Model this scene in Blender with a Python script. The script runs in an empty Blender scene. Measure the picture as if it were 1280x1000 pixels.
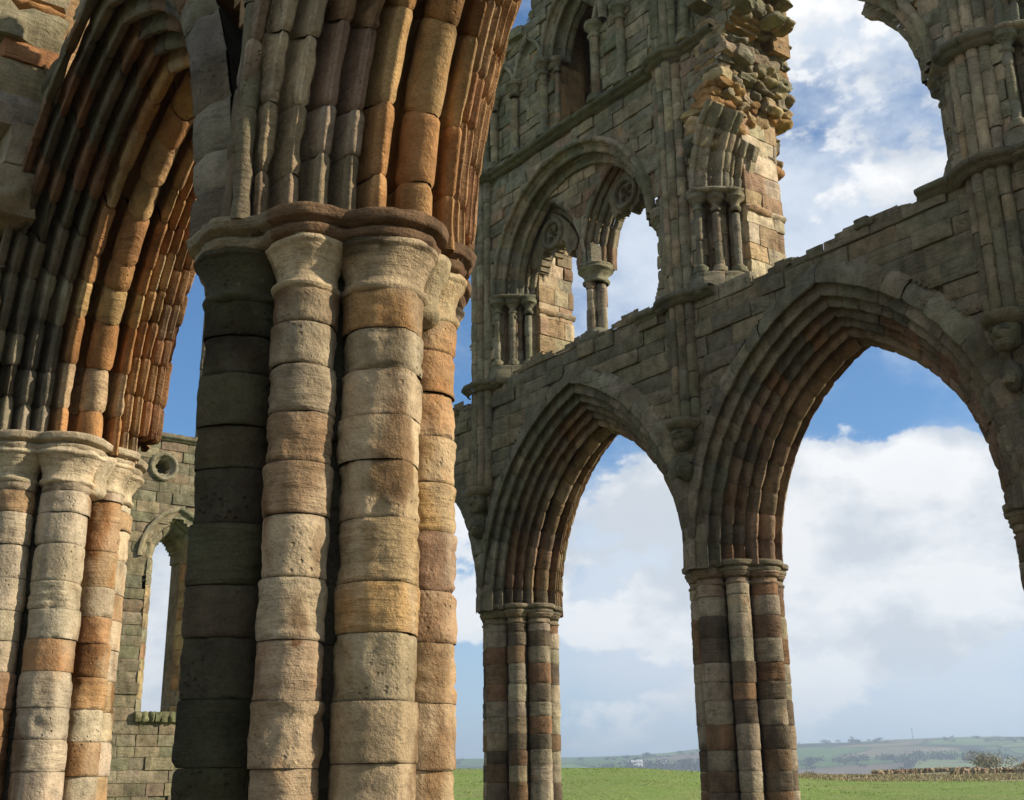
import bpy, math, random
import numpy as np
from math import radians as RAD, pi, sin, cos, sqrt, acos

rng = np.random.default_rng(11)
random.seed(4)
scene = bpy.context.scene
COL = scene.collection

# ------------------------------------------------------------------ noise
def _h(ix, iy, iz, s):
    h = (ix*73856093) ^ (iy*19349663) ^ (iz*83492791) ^ (s*2654435761)
    h = (h ^ (h >> 13))*1274126177
    h = h ^ (h >> 16)
    return (h & 0xffff)/65535.0
def vnoise(p, s=0):
    p = np.asarray(p, float)
    i = np.floor(p).astype(np.int64); f = p-i
    u = f*f*(3-2*f)
    x, y, z = i[..., 0], i[..., 1], i[..., 2]
    ux, uy, uz = u[..., 0], u[..., 1], u[..., 2]
    def L(a, b, t): return a+(b-a)*t
    c = [[[_h(x+a, y+b, z+d, s) for d in (0, 1)] for b in (0, 1)] for a in (0, 1)]
    a0 = L(L(c[0][0][0], c[0][0][1], uz), L(c[0][1][0], c[0][1][1], uz), uy)
    a1 = L(L(c[1][0][0], c[1][0][1], uz), L(c[1][1][0], c[1][1][1], uz), uy)
    return L(a0, a1, ux)*2-1
def fbm(p, sc, octv=3, s=0):
    p = np.asarray(p, float)*sc
    a, t = 1.0, 0.0
    for o in range(octv):
        t = t+a*vnoise(p*(2.03**o)+o*17.3, s+o); a *= .5
    return t
def sstep(a, b, x):
    t = np.clip((x-a)/(b-a), 0, 1); return t*t*(3-2*t)

# ------------------------------------------------------------------ mesh builder
class MB:
    def __init__(s): s.V = []; s.C = []; s.F = []; s.n = 0; s.T = []
    def sheet(s, P, C, mask=None, close=False):
        """P (a,b,3) grid; C (4,) or (a,b,4)"""
        P = np.asarray(P, float); a, b = P.shape[:2]
        C = np.broadcast_to(np.asarray(C, float), (a, b, 4))
        s.V.append(P.reshape(-1, 3)); s.C.append(C.reshape(-1, 4))
        idx = np.arange(a*b).reshape(a, b)+s.n
        if close: idx = np.concatenate([idx, idx[:, :1]], 1)
        q = np.stack([idx[:-1, :-1], idx[:-1, 1:], idx[1:, 1:], idx[1:, :-1]], -1)
        if mask is not None: q = q[mask]
        s.F.append(q.reshape(-1, 4)); s.n += a*b
    def tris(s, P, C, T):
        P = np.asarray(P, float)
        s.V.append(P); s.C.append(np.broadcast_to(np.asarray(C, float), (len(P), 4)))
        s.T.append(np.asarray(T)+s.n); s.n += len(P)
    def quads(s, P, C, Q):
        P = np.asarray(P, float)
        s.V.append(P); s.C.append(np.broadcast_to(np.asarray(C, float), (len(P), 4)))
        s.F.append(np.asarray(Q)+s.n); s.n += len(P)
    def disc(s, ring, C):
        ring = np.asarray(ring, float); n = len(ring)
        P = np.vstack([ring, ring.mean(0)])
        s.tris(P, C, [[i, (i+1) % n, n] for i in range(n)])
    def build(s, name, mat, parent=None, smooth=True):
        V = np.vstack(s.V); C = np.vstack(s.C)
        F = np.vstack(s.F) if s.F else np.zeros((0, 4), int)
        T = np.vstack(s.T) if s.T else np.zeros((0, 3), int)
        used = np.zeros(len(V), bool); used[F.ravel()] = True; used[T.ravel()] = True
        new = np.cumsum(used)-1
        RN = np.concatenate([np.full(len(v), q) for v, q in zip(s.V, rng.random(len(s.V)))])[used]
        V, C, F, T = V[used], C[used], new[F], new[T]
        me = bpy.data.meshes.new(name)
        nl = len(F)*4+len(T)*3
        me.vertices.add(len(V)); me.vertices.foreach_set('co', V.astype(np.float32).ravel())
        me.loops.add(nl)
        me.loops.foreach_set('vertex_index', np.concatenate([F.ravel(), T.ravel()]).astype(np.int32))
        me.polygons.add(len(F)+len(T))
        st = np.concatenate([np.arange(len(F))*4, len(F)*4+np.arange(len(T))*3]).astype(np.int32)
        me.polygons.foreach_set('loop_start', st)
        me.update(calc_edges=True); me.validate()
        at = me.attributes.new('Col', 'FLOAT_COLOR', 'POINT')
        if len(me.vertices) == len(C): at.data.foreach_set('color', C.astype(np.float32).ravel())
        ar = me.attributes.new('Stone', 'FLOAT', 'POINT')
        if len(me.vertices) == len(RN): ar.data.foreach_set('value', RN.astype(np.float32))
        me.polygons.foreach_set('use_smooth', np.full(len(me.polygons), bool(smooth)))
        me.materials.append(mat)
        o = bpy.data.objects.new(name, me); COL.objects.link(o)
        if parent is not None:
            o.parent = parent
            o.matrix_parent_inverse = bpy_mat_inv(parent)
        return o
from mathutils import Matrix, Vector
def bpy_mat_inv(p): return Matrix.Translation(-Vector(p.location))

def thing(name, label, cat, loc=(0, 0, 0), group=None):
    o = bpy.data.objects.new(name, None); COL.objects.link(o)
    o.location = loc; o.empty_display_size = .3
    o['label'] = label; o['category'] = cat
    if group: o['group'] = group
    return o
def tag(o, label=None, cat=None, group=None, kind=None):
    if label: o['label'] = label
    if cat: o['category'] = cat
    if group: o['group'] = group
    if kind: o['kind'] = kind
    return o

# ------------------------------------------------------------------ materials
def nodes(m):
    m.use_nodes = True; nt = m.node_tree; nt.nodes.clear(); return nt
class NT:
    def __init__(s, nt): s.t = nt
    def n(s, typ, **kw):
        nd = s.t.nodes.new(typ)
        for k, v in kw.items():
            if k.startswith('i_'):
                key = k[2:]; key = int(key) if key.isdigit() else key.replace('_', ' ')
                nd.inputs[key].default_value = v
            else: setattr(nd, k, v)
        return nd
    def l(s, a, b): s.t.links.new(a, b)
    def math(s, op, a, b=None, clamp=False):
        nd = s.n('ShaderNodeMath', operation=op, use_clamp=clamp)
        for i, v in enumerate((a, b)):
            if v is None: continue
            if isinstance(v, (int, float)): nd.inputs[i].default_value = v
            else: s.l(v, nd.inputs[i])
        return nd.outputs[0]
    def mix(s, fac, a, b, blend='MIX'):
        nd = s.n('ShaderNodeMix', data_type='RGBA', blend_type=blend)
        for i, v in ((0, fac), (6, a), (7, b)):
            if isinstance(v, (int, float)): nd.inputs[i].default_value = v
            elif isinstance(v, tuple): nd.inputs[i].default_value = v if len(v) == 4 else v+(1,)
            else: s.l(v, nd.inputs[i])
        return nd.outputs[2]
    def ramp(s, x, pts, interp='LINEAR'):
        nd = s.n('ShaderNodeValToRGB'); nd.color_ramp.interpolation = interp
        e = nd.color_ramp.elements
        while len(e) < len(pts): e.new(.5)
        for k, (p, v) in enumerate(pts):
            e[k].position = p; e[k].color = v if isinstance(v, tuple) else (v, v, v, 1)
        s.l(x, nd.inputs[0]); return nd.outputs[0]
    def noise(s, vec, scale, detail=4, rough=.55):
        nd = s.n('ShaderNodeTexNoise', i_Scale=scale, i_Detail=detail, i_Roughness=rough)
        s.l(vec, nd.inputs['Vector']); return nd.outputs[0]

def stone_mat(name, bump=1.0, fine=1.0, tint=(1.06, .955, .85), con=1.):
    m = bpy.data.materials.new(name); N = NT(nodes(m))
    out = N.n('ShaderNodeOutputMaterial'); b = N.n('ShaderNodeBsdfPrincipled', i_Roughness=.92)
    b.inputs['Specular IOR Level'].default_value = .12
    N.l(b.outputs[0], out.inputs[0])
    at = N.n('ShaderNodeAttribute', attribute_name='Col')
    pos = N.n('ShaderNodeNewGeometry').outputs['Position']
    mp = N.n('ShaderNodeMapping'); N.l(pos, mp.inputs[0]); mp.inputs['Scale'].default_value = (1, 1, 7)
    mp2 = N.n('ShaderNodeMapping'); N.l(pos, mp2.inputs[0]); mp2.inputs['Scale'].default_value = (1, 1, .22)
    big = N.noise(pos, 1.1, 5, .6)
    mid = N.noise(pos, 7*fine, 6, .62)
    finen = N.noise(pos, 46*fine, 5, .65)
    bed = N.noise(mp.outputs[0], 4.5, 5, .6)
    streak = N.noise(mp2.outputs[0], 6, 5, .6)
    rn = N.n('ShaderNodeAttribute', attribute_name='Stone').outputs['Fac']
    bedk = N.ramp(rn, [(.0, 1.), (.3, .9), (.42, .25), (1., .15)])
    pitk = N.ramp(rn, [(.5, .1), (.66, 1.), (1., 1.)])
    c = at.outputs['Color']
    c = N.mix(1.0, c, N.ramp(big, [(.28, 1-.32*con), (.5, 1.0), (.75, 1+.18*con)]), 'MULTIPLY')
    c = N.mix(1.0, c, N.ramp(mid, [(.25, 1-.38*con), (.48, .98), (.78, 1+.24*con)]), 'MULTIPLY')
    c = N.mix(N.math('MULTIPLY', bedk, .75), c, N.ramp(bed, [(.3, .62), (.5, 1.0), (.72, 1.2)]), 'MULTIPLY')
    c = N.mix(.72, c, N.ramp(streak, [(.3, .6), (.52, 1.0), (.8, 1.1)]), 'MULTIPLY')
    c = N.mix(.8, c, N.ramp(finen, [(.25, .66), (.5, 1.0), (.75, 1.22)]), 'MULTIPLY')
    # iron staining
    rust = N.ramp(N.noise(pos, 2.6, 4, .6), [(.58, 0.), (.72, .5)])
    c = N.mix(rust, c, N.mix(1.0, c, (1.15, .84, .6), 'MULTIPLY'))
    # algae: attribute alpha drives amount
    al = N.math('MULTIPLY', at.outputs['Alpha'], N.ramp(N.noise(pos, 3.2, 6, .7), [(.36, 0.), (.62, 1.)]), True)
    c = N.mix(al, c, N.mix(finen, (.055, .062, .03), (.15, .165, .082)))
    c = N.mix(1.0, c, tint, 'MULTIPLY')
    # pale lichen spots
    vo = N.n('ShaderNodeTexVoronoi', i_Scale=13.); N.l(pos, vo.inputs['Vector'])
    sp = N.ramp(N.math('ADD', vo.outputs['Distance'], N.math('MULTIPLY', finen, .25)), [(.22, 1.), (.3, 0.)])
    sp = N.math('MULTIPLY', sp, N.ramp(N.noise(pos, 1.7, 3), [(.5, 0.), (.66, .55)]))
    c = N.mix(N.math('MULTIPLY', sp, N.math('ADD', N.math('MULTIPLY', at.outputs['Alpha'], .8), .15)), c, (.33, .33, .27))
    N.l(c, b.inputs['Base Color'])
    # bump: grain, bedding, pits
    pit = N.n('ShaderNodeTexVoronoi', i_Scale=24.); N.l(pos, pit.inputs['Vector'])
    pits = N.ramp(pit.outputs['Distance'], [(.08, 0.), (.3, 1.)])
    pm = N.ramp(N.noise(pos, 3.7, 3), [(.5, 0.), (.64, 1.)])
    hp = N.math('MULTIPLY', N.math('SUBTRACT', pits, 1.0), pm)
    h = N.math('ADD', N.math('MULTIPLY', mid, 1.3), N.math('MULTIPLY', finen, .42))
    h = N.math('ADD', h, N.math('MULTIPLY', N.math('MULTIPLY', bed, bedk), .9))
    h = N.math('ADD', h, N.math('MULTIPLY', N.math('MULTIPLY', hp, pitk), .9))
    h = N.math('ADD', h, N.math('MULTIPLY', N.noise(pos, 130*fine, 3), .16))
    bp = N.n('ShaderNodeBump', i_Strength=.85*bump, i_Distance=.035)
    N.l(h, bp.inputs['Height']); N.l(bp.outputs[0], b.inputs['Normal'])
    return m
STONE = stone_mat('weathered_sandstone')
STONE_FAR = stone_mat('weathered_sandstone_rough', 1.25, .8, (1.03, .975, .89), 1.45)

def plain_mat(name, colf, rough=.9, vary=.35, sc=3.):
    m = bpy.data.materials.new(name); N = NT(nodes(m))
    out = N.n('ShaderNodeOutputMaterial'); b = N.n('ShaderNodeBsdfPrincipled', i_Roughness=rough)
    b.inputs['Specular IOR Level'].default_value = .15
    N.l(b.outputs[0], out.inputs[0])
    pos = N.n('ShaderNodeNewGeometry').outputs['Position']
    at = N.n('ShaderNodeAttribute', attribute_name='Col')
    c = N.mix(1.0, at.outputs['Color'], (*colf, 1), 'MULTIPLY')
    c = N.mix(1.0, c, N.ramp(N.noise(pos, sc, 5, .65), [(.25, 1-vary), (.75, 1+vary)]), 'MULTIPLY')
    N.l(c, b.inputs['Base Color'])
    return m

# ------------------------------------------------------------------ colours (linear albedo)
CREAM = (.55, .445, .275); PALE = (.50, .43, .30); BUFF = (.42, .315, .175); TAN = (.38, .26, .14)
ORANGE = (.37, .205, .085); OCHRE = (.43, .26, .075); RED = (.27, .165, .105); BROWN = (.20, .125, .075)
GREY = (.285, .25, .18); DGREY = (.16, .14, .10); DARK = (.085, .08, .06); GREENG = (.15, .16, .10)
def jit(c, a=.1, al=0.):
    c = np.array(c)*(1+rng.uniform(-a, a))*(1+rng.uniform(-a*.35, a*.35, 3))
    return np.array([*c, al])
def pick(pal, a=.1, al=0.):
    return jit(pal[int(rng.integers(len(pal)))], a, al)

# ------------------------------------------------------------------ shafts and lathes
def shaft(mb, cx, cy, r, zs, cols, keel=None, seg=44, rings=12, amp=.008, al=0., joint=.007, ero=.3, half=None):
    """stack of drums; zs joints from low to high, cols one per drum"""
    th = np.linspace(0, 2*pi, seg, endpoint=False)
    if half is not None: th = np.linspace(half[0], half[1], seg)
    for k in range(len(zs)-1):
        z0, z1 = zs[k], zs[k+1]; h = z1-z0
        t = 1-np.cos(np.linspace(0, pi, rings)); t = t/2*.75+np.linspace(0, 1, rings)*.25
        zz = z0+.0015+t*(h-.003)
        ed = np.minimum(zz-z0, z1-zz)
        prof = -joint*(1-sstep(0, .012, ed))-.12*joint*(1-sstep(0, .04, ed))
        dx, dy = rng.normal(0, .0035, 2); dr = rng.normal(0, .003)
        TH, ZZ = np.meshgrid(th, zz)
        R = np.full_like(TH, r+dr)
        if keel is not None:
            d = np.abs((TH-keel+pi) % (2*pi)-pi)
            R += r*.15*np.clip(1-d/.5, 0, 1)-r*.02
        U = np.stack([np.cos(TH), np.sin(TH)], -1)
        P0 = np.stack([cx+dx+U[..., 0]*R, cy+dy+U[..., 1]*R, ZZ], -1)
        e = rng.random()
        n1 = fbm(P0+k*3.1, 5, 3, 3); n2 = fbm(P0*np.array([1, 1, 3.5])+k, 9, 3, 9)
        d = amp*n1+amp*.6*n2
        if e < ero:      # badly weathered drum: bedding ledges and hollows
            d = d+amp*1.6*np.minimum(0, fbm(P0*np.array([1, 1, 6])+k, 5, 3, 21))-amp*2.0*sstep(.35, .8, fbm(P0, 7, 2, 31))
        # chipped arrises
        chip = sstep(.25, .8, fbm(P0+9, 7, 2, 41))*(1-sstep(0, .035, np.minimum(ZZ-z0, z1-ZZ)))
        d = d-amp*2.2*chip
        R2 = R+prof[:, None]*np.clip(.75+.9*fbm(P0*np.array([1, 1, .2]), 4, 2, 81), .15, 1.6)+d
        P = np.stack([cx+dx+U[..., 0]*R2, cy+dy+U[..., 1]*R2, ZZ], -1)
        c = cols[k % len(cols)]
        C = np.empty(P.shape[:2]+(4,)); C[...] = c
        if len(c) == 3: C[..., :3] = c; C[..., 3] = al
        if rings >= 12:
            st = sstep(.08, .6, fbm(P*np.array([1, 1, .4]), 3.0, 5, 51))[..., None]
            C[..., :3] = C[..., :3]*(1-.58*st*np.array([.85, 1, 1.1]))
            lt = sstep(.1, .55, fbm(P*np.array([1, 1, .6])+20, 3.1, 4, 61))[..., None]
            C[..., :3] = C[..., :3]*(1-.4*lt)+np.array([.47, .41, .29])*.4*lt*(C[..., :3].mean(-1, keepdims=True) > .1)+C[..., :3]*.4*lt*(C[..., :3].mean(-1, keepdims=True) <= .1)
            C[..., :3] *= (1-.22*(1-sstep(0, .014, ed)))[:, None, None]
        mb.sheet(P, C, close=half is None)

def lathe(mb, cx, cy, prof, col, seg=40, amp=.006, a0=0, a1=2*pi, cap=False, crust=0.):
    prof = np.asarray(prof, float)
    full = abs(a1-a0-2*pi) < 1e-6
    th = np.linspace(a0, a1, seg, endpoint=not full)
    # densify
    pr = [prof[0]]
    for p, q in zip(prof[:-1], prof[1:]):
        L = np.hypot(*(q-p)); n = max(1, int(L/.03))
        for j in range(1, n+1): pr.append(p+(q-p)*j/n)
    pr = np.array(pr)
    TH, RR = np.meshgrid(th, pr[:, 0]); ZZ = np.repeat(pr[:, 1:2], len(th), 1)
    P = np.stack([cx+np.cos(TH)*RR, cy+np.sin(TH)*RR, ZZ], -1)
    d = amp*fbm(P, 7, 3, 5)-amp*1.5*sstep(.3, .8, fbm(P, 4, 2, 8))
    P = np.stack([cx+np.cos(TH)*(RR+d), cy+np.sin(TH)*(RR+d), ZZ+d*.5], -1)
    if crust:
        C = np.empty(P.shape[:2]+(4,)); C[...] = col
        k = sstep(.0, .35, fbm(P*np.array([1, 1, 1.4])+crust*7, 3.3, 4, 71))[..., None]*sstep(pr[0, 1], pr[-1, 1], P[..., 2:3])
        C[..., :3] = C[..., :3]*(1-.86*k); col = C
    mb.sheet(P, col, close=full)

def octo(cx, cy, th, rc, rad, circ):
    """polar outline of the union of circles around the pier"""
    out = np.full(len(th), .3)
    for (a, rr) in circ:
        px, py = rc*cos(a), rc*sin(a)
        b = px*np.cos(th)+py*np.sin(th); cc = px*px+py*py-(rr+rad)**2
        disc = b*b-cc
        out = np.maximum(out, np.where((disc > 0), b+np.sqrt(np.maximum(disc, 0)), 0))
    # round the re-entrant angles a little
    k = max(1, len(th)//90)
    for _ in range(k*2): out = np.maximum(out, (np.roll(out, 1)+np.roll(out, -1))/2*.999)
    for _ in range(k): out = (np.roll(out, 1)+out*2+np.roll(out, -1))/4
    return out

# ------------------------------------------------------------------ moulded arches
def rollpts(c, r, a0, a1, n=9, keel=0):
    a = np.radians(np.linspace(a0, a1, n))
    rr = r*(1+keel*np.exp(-((np.degrees(a)+90)/28)**2))
    return [(c[0]+rr[i]*cos(a[i]), c[1]+rr[i]*sin(a[i])) for i in range(n)]
def fil(c, r, a0, a1, af, q):
    """roll with a small square fillet on its nose at angle af"""
    p = rollpts(c, r, a0, af-16, max(3, q//2)); e = rollpts(c, r, af+16, a1, max(3, q//2))
    o = rollpts(c, r*1.2, af-12, af+12, 2)
    return p+o+e
RC_ = .122
ROLLS = [(.258, .105, .052), (.392, .195, .047), (.528, .285, .047), (.664, .375, .045), (.795, .475, .043), (.903, .60, .043)]
def half_profile(q=9):
    """(t,n) groups for t>0: t across the wall, n out from the soffit; thin rolls between deep hollows"""
    G = []; pt, pn, pr = 0, .12, RC_
    for i, (t, n, r) in enumerate(ROLLS):
        lo, hi = pt+pr*.80, t-r*.80; d = pn+.23 if i < 5 else pn+.17
        g = [(.5*(lo+hi), d), (hi-.004, d-.02), (hi, n+.045)]+fil((t, n), r, -205, 30, -70+6*i, q)
        if i < 5:
            t2, n2, r2 = ROLLS[i+1]; l2, h2 = t+r*.80, t2-r2*.80; d2 = n+.23 if i < 4 else n+.17
            g += [(l2, n+.045), (l2+.004, d2-.02), (.5*(l2+h2), d2)]
        else: g += [(t+.03, n+.10), (t, n+.15), (.86, n+.19), (.84, n+.24)]
        G.append(g); pt, pn, pr = t, n, r
    return G
def profile(q=9):
    H = half_profile(q)
    hi = ROLLS[0][0]-ROLLS[0][2]*.8; lo = RC_*.8; m = .5*(lo+hi)
    rt = [(lo+.0, .175), (lo+.004, .33), (m, .35)]
    ctr = [(-t, n) for t, n in rt[::-1]]+rollpts((0, .12), RC_, -205, 25, q+8, .17)+rt
    L = [[(-t, n) for (t, n) in reversed(g)] for g in reversed(H)]
    return L+[ctr]+H

def arch_half(mb, cx, cy, a, R, spring, side, groups, colf, vl=.36, sub=5, amp=.008, s0=0., s1=1., pinch=.011,
              tdir=1, ero=.25, nseed=0, endcut=None):
    """one half of a pointed arch. side=-1 left (low x), +1 right. groups: list of (t,n) polylines"""
    G = [np.asarray(g, float) for g in groups]
    nmin = min(g[:, 1].min() for g in G); tm = np.mean([g[:, 0].mean() for g in G])
    am0 = float(np.arccos(np.clip((R-a)/(R+nmin), -1, 1)))
    length = (R+nmin)*am0
    S1 = s1 if endcut is None else s1+rng.normal(0, endcut)
    nv = max(2, int(round(length*(S1-s0)/vl*rng.uniform(.85, 1.15)))) if vl < 5 else 1
    ks = np.concatenate([[s0, S1], np.linspace(s0, S1, nv+1)[1:-1]+rng.normal(0, .13*(S1-s0)/nv, nv-1)]); ks.sort()
    for k in range(len(ks)-1):
        off = rng.normal(0, .0035); er = rng.random(); ea = rng.uniform(.4, 1.5)
        sm = .5*(ks[k]+ks[k+1]); cst = colf(tm, nmin, sm)
        for g in G:
            tan = np.gradient(g, axis=0); tan /= (np.linalg.norm(tan, axis=1)[:, None]+1e-9)
            nrm = np.stack([tan[:, 1], -tan[:, 0]], 1)
            am = np.arccos(np.clip((R-a)/(R+g[:, 1]), -1, 1))
            u = np.linspace(0, 1, sub)
            if sub > 3: u = (1-np.cos(u*pi))/2*.75+u*.25
            s = ks[k]+(ks[k+1]-ks[k])*u
            L = length*(ks[k+1]-ks[k])
            ed = np.minimum(u, 1-u)*max(L, .05)
            if k == 0 and s0 <= 0: ed = (1-u)*max(L, .05)
            pin = -pinch*(1-sstep(0, .014, ed))-pinch*.25*(1-sstep(0, .05, ed))
            A = s[:, None]*am[None, :]
            def pos(tn):
                rad = R+tn[..., 1]
                x = cx+side*(rad*np.cos(A)-(R-a)); z = spring+rad*np.sin(A)
                return np.stack([x, np.full_like(x, cy)+tdir*tn[..., 0], z], -1)
            tn = np.broadcast_to(g[None], A.shape+(2,))
            P0 = pos(tn)
            q = P0+nseed+k*1.7
            d = amp*fbm(q, 6, 3, 4)+off
            if er < ero: d = d-amp*2.4*sstep(-.1, .7, fbm(q, 8, 3, 14))*ea
            d = d-amp*2.0*sstep(.2, .8, fbm(q, 9, 2, 24))*(1-sstep(0, .04, ed))[:, None]+pin[:, None]
            tn2 = tn+nrm[None]*d[..., None]
            C = np.empty(A.shape+(4,)); C[...] = cst*np.array([*([rng.uniform(.93, 1.07)]*3), 1.])
            if sub > 6:
                C[..., :3] *= 1-.3*sstep(.1, .6, fbm(P0, 3, 3, 55))[..., None]
            mb.sheet(pos(tn2), C)

# ------------------------------------------------------------------ coursed ashlar
def ashlar(mb, O, U, Nn, a0, a1, z0, z1, pal, mask=None, hr=(.24, .36), lr=(.35, .8), cell=.09, amp=.012, al=0.,
           depth=.16, gap0=.0035, off=.016, courses=None, colfun=None, ero=.25, minfill=.2):
    O, U, Nn = (np.asarray(v, float) for v in (O, U, Nn))
    if courses is None:
        courses = [z0]
        while courses[-1] < z1-.08: courses.append(min(z1, courses[-1]+rng.uniform(*hr)))
    for zi in range(len(courses)-1):
        b0, b1 = courses[zi], courses[zi+1]
        x = a0-rng.uniform(0, lr[0]) if lr[0] > .2 else a0
        while x < a1:
            w = rng.uniform(*lr); p0, p1 = max(x, a0), min(x+w, a1); x += w
            if p1-p0 < .05: continue
            na = max(3, int((p1-p0)/cell)+2); nz = max(3, int((b1-b0)/cell)+2)
            gap = gap0*rng.uniform(.6, 2.4)
            A = p0+gap+(p1-p0-2*gap)*(1-np.cos(np.linspace(0, pi, na)))/2*.35+(p1-p0-2*gap)*np.linspace(0, 1, na)*.65
            Z = b0+gap+(b1-b0-2*gap)*(1-np.cos(np.linspace(0, pi, nz)))/2*.35+(b1-b0-2*gap)*np.linspace(0, 1, nz)*.65
            AA, ZZ = np.meshgrid(A, Z, indexing='ij')
            cm = None
            if mask is not None:
                ca = .5*(AA[:-1, :-1]+AA[1:, 1:]); cz = .5*(ZZ[:-1, :-1]+ZZ[1:, 1:])
                cm = mask(ca, cz)
                if cm.mean() < minfill: continue
            ed = np.minimum(np.minimum(AA-p0, p1-AA), np.minimum(ZZ-b0, b1-ZZ))
            o = rng.normal(0, off)
            tl = rng.normal(0, .012, 2)
            P = O+AA[..., None]*U+ZZ[..., None]*np.array([0, 0, 1.])
            d = o+amp*fbm(P, 4.5, 3, 6)+tl[0]*(AA-.5*(p0+p1))+tl[1]*(ZZ-.5*(b0+b1))
            if rng.random() < ero: d = d-amp*2.4*sstep(-.2, .7, fbm(P*np.array([1, 1, 2.5]), 5, 3, 16))
            d = d-.016*(1-sstep(0, .03, ed))
            P = P+d[..., None]*Nn
            c = colfun(.5*(p0+p1), .5*(b0+b1)) if colfun else pick(pal, .13, al)
            mb.sheet(P, c, cm)
            if depth and (cm is None or cm.all()):
                ring = np.vstack([P[0, :], P[1:, -1], P[-1, -2::-1], P[-2:0:-1, 0]])
                mb.sheet(np.stack([ring, ring-Nn*depth]), c, close=True)

def slab(mb, O, U, Nn, a0, a1, z0, z1, d0, d1, col, mask=None, cell=.12):
    """solid core with a mask: front at -d0, back at -d1 (along -N)"""
    O, U, Nn = (np.asarray(v, float) for v in (O, U, Nn))
    na = int((a1-a0)/cell)+2; nz = int((z1-z0)/cell)+2
    A = np.linspace(a0, a1, na); Z = np.linspace(z0, z1, nz)
    AA, ZZ = np.meshgrid(A, Z, indexing='ij')
    P = O+AA[..., None]*U+ZZ[..., None]*np.array([0, 0, 1.])
    ca = .5*(AA[:-1, :-1]+AA[1:, 1:]); cz = .5*(ZZ[:-1, :-1]+ZZ[1:, 1:])
    m = mask(ca, cz) if mask is not None else np.ones_like(ca, bool)
    mb.sheet(P-Nn*d0, col, m); mb.sheet(P-Nn*d1, col, m)
    mp = np.pad(m, 1)
    F, B = P-Nn*d0, P-Nn*d1
    i, j = np.where(m & ~mp[:-2, 1:-1]); _walls(mb, F, B, i, j, i, j+1, col)
    i, j = np.where(m & ~mp[2:, 1:-1]); _walls(mb, F, B, i+1, j, i+1, j+1, col)
    i, j = np.where(m & ~mp[1:-1, :-2]); _walls(mb, F, B, i, j, i+1, j, col)
    i, j = np.where(m & ~mp[1:-1, 2:]); _walls(mb, F, B, i, j+1, i+1, j+1, col)
def _walls(mb, F, B, i0, j0, i1, j1, col):
    if len(i0) == 0: return
    n = len(i0)
    V = np.concatenate([F[i0, j0], F[i1, j1], B[i1, j1], B[i0, j0]])
    k = np.arange(n); mb.quads(V, col, np.stack([k, k+n, k+2*n, k+3*n], 1))

def inside_arch(X, Z, cx, a, R, spring, n=0.):
    """inside the pointed arch outline, offset outward by n (above the springing)"""
    dx = np.abs(X-cx); rr = np.hypot(dx+(R-a), Z-spring)
    return np.where(Z >= spring, rr < R+n, dx < a+n)

def rock(mb, c, s, col, rot=None, jitter=.22, n=3, rnd=.3):
    """irregular quarried block: subdivided box, squashed and chipped"""
    g = np.linspace(-1, 1, n)
    if rot is None: rot = rng.uniform(-.5, .5, 3)
    M = np.array(Matrix.Rotation(rot[2], 3, 'Z') @ Matrix.Rotation(rot[1], 3, 'Y') @ Matrix.Rotation(rot[0], 3, 'X'))
    sd = rng.uniform(0, 50)
    for ax in range(3):
        for sg in (-1, 1):
            A, B = np.meshgrid(g, g, indexing='ij')
            P = np.zeros(A.shape+(3,)); P[..., ax] = sg; P[..., (ax+1) % 3] = A; P[..., (ax+2) % 3] = B
            L = np.linalg.norm(P, axis=-1, keepdims=True)
            P = P*(1-rnd)+P/L*1.15*rnd
            P = P*(1+jitter*np.stack([vnoise(P*1.1+sd), vnoise(P*1.1+sd+9), vnoise(P*1.1+sd+23)], -1))
            if n >= 5: P = P*(1+.09*fbm(P*np.asarray(s)+sd, 9, 3, 13)[..., None])
            P = (P*np.asarray(s)) @ M.T+np.asarray(c)
            mb.sheet(P, col)

def band(mb, path, prof, col, amp=.006, blocks=.6, cell=.1, colf=None):
    """moulded string course along a horizontal polyline path [(x,y,z,nx,ny)], prof [(out,dz)]"""
    path = np.asarray(path, float); prof = np.asarray(prof, float)
    seg = np.linalg.norm(np.diff(path[:, :3], axis=0), axis=1); L = np.concatenate([[0], np.cumsum(seg)])
    x = 0
    while x < L[-1]-1e-6:
        w = min(blocks*rng.uniform(.7, 1.3), L[-1]-x)
        if L[-1]-x-w < .1: w = L[-1]-x
        n = max(3, int(w/cell)+2); s = np.linspace(x+.003, x+w-.003, n)
        Q = np.stack([np.interp(s, L, path[:, k]) for k in range(5)], 1)
        o = rng.normal(0, .004)
        ed = np.minimum(s-x, x+w-s)
        P = np.empty((n, len(prof), 3))
        for j, (ou, dz) in enumerate(prof):
            P[:, j, 0] = Q[:, 0]+Q[:, 3]*ou; P[:, j, 1] = Q[:, 1]+Q[:, 4]*ou; P[:, j, 2] = Q[:, 2]+dz
        d = amp*fbm(P, 6, 3, 2)+o-.01*(1-sstep(0, .03, ed))[:, None]-amp*2*sstep(.2, .8, fbm(P, 5, 2, 12))
        P[..., 0] += d*Q[:, None, 3]; P[..., 1] += d*Q[:, None, 4]; P[..., 2] += d*.4
        mb.sheet(P, colf() if colf else col); x += w
STRING = [(0, .02), (.05, .03), (.13, .035), (.16, .02), (.165, -.03), (.13, -.065), (.10, -.07), (.085, -.10), (.05, -.13), (0, -.14)]

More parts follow.
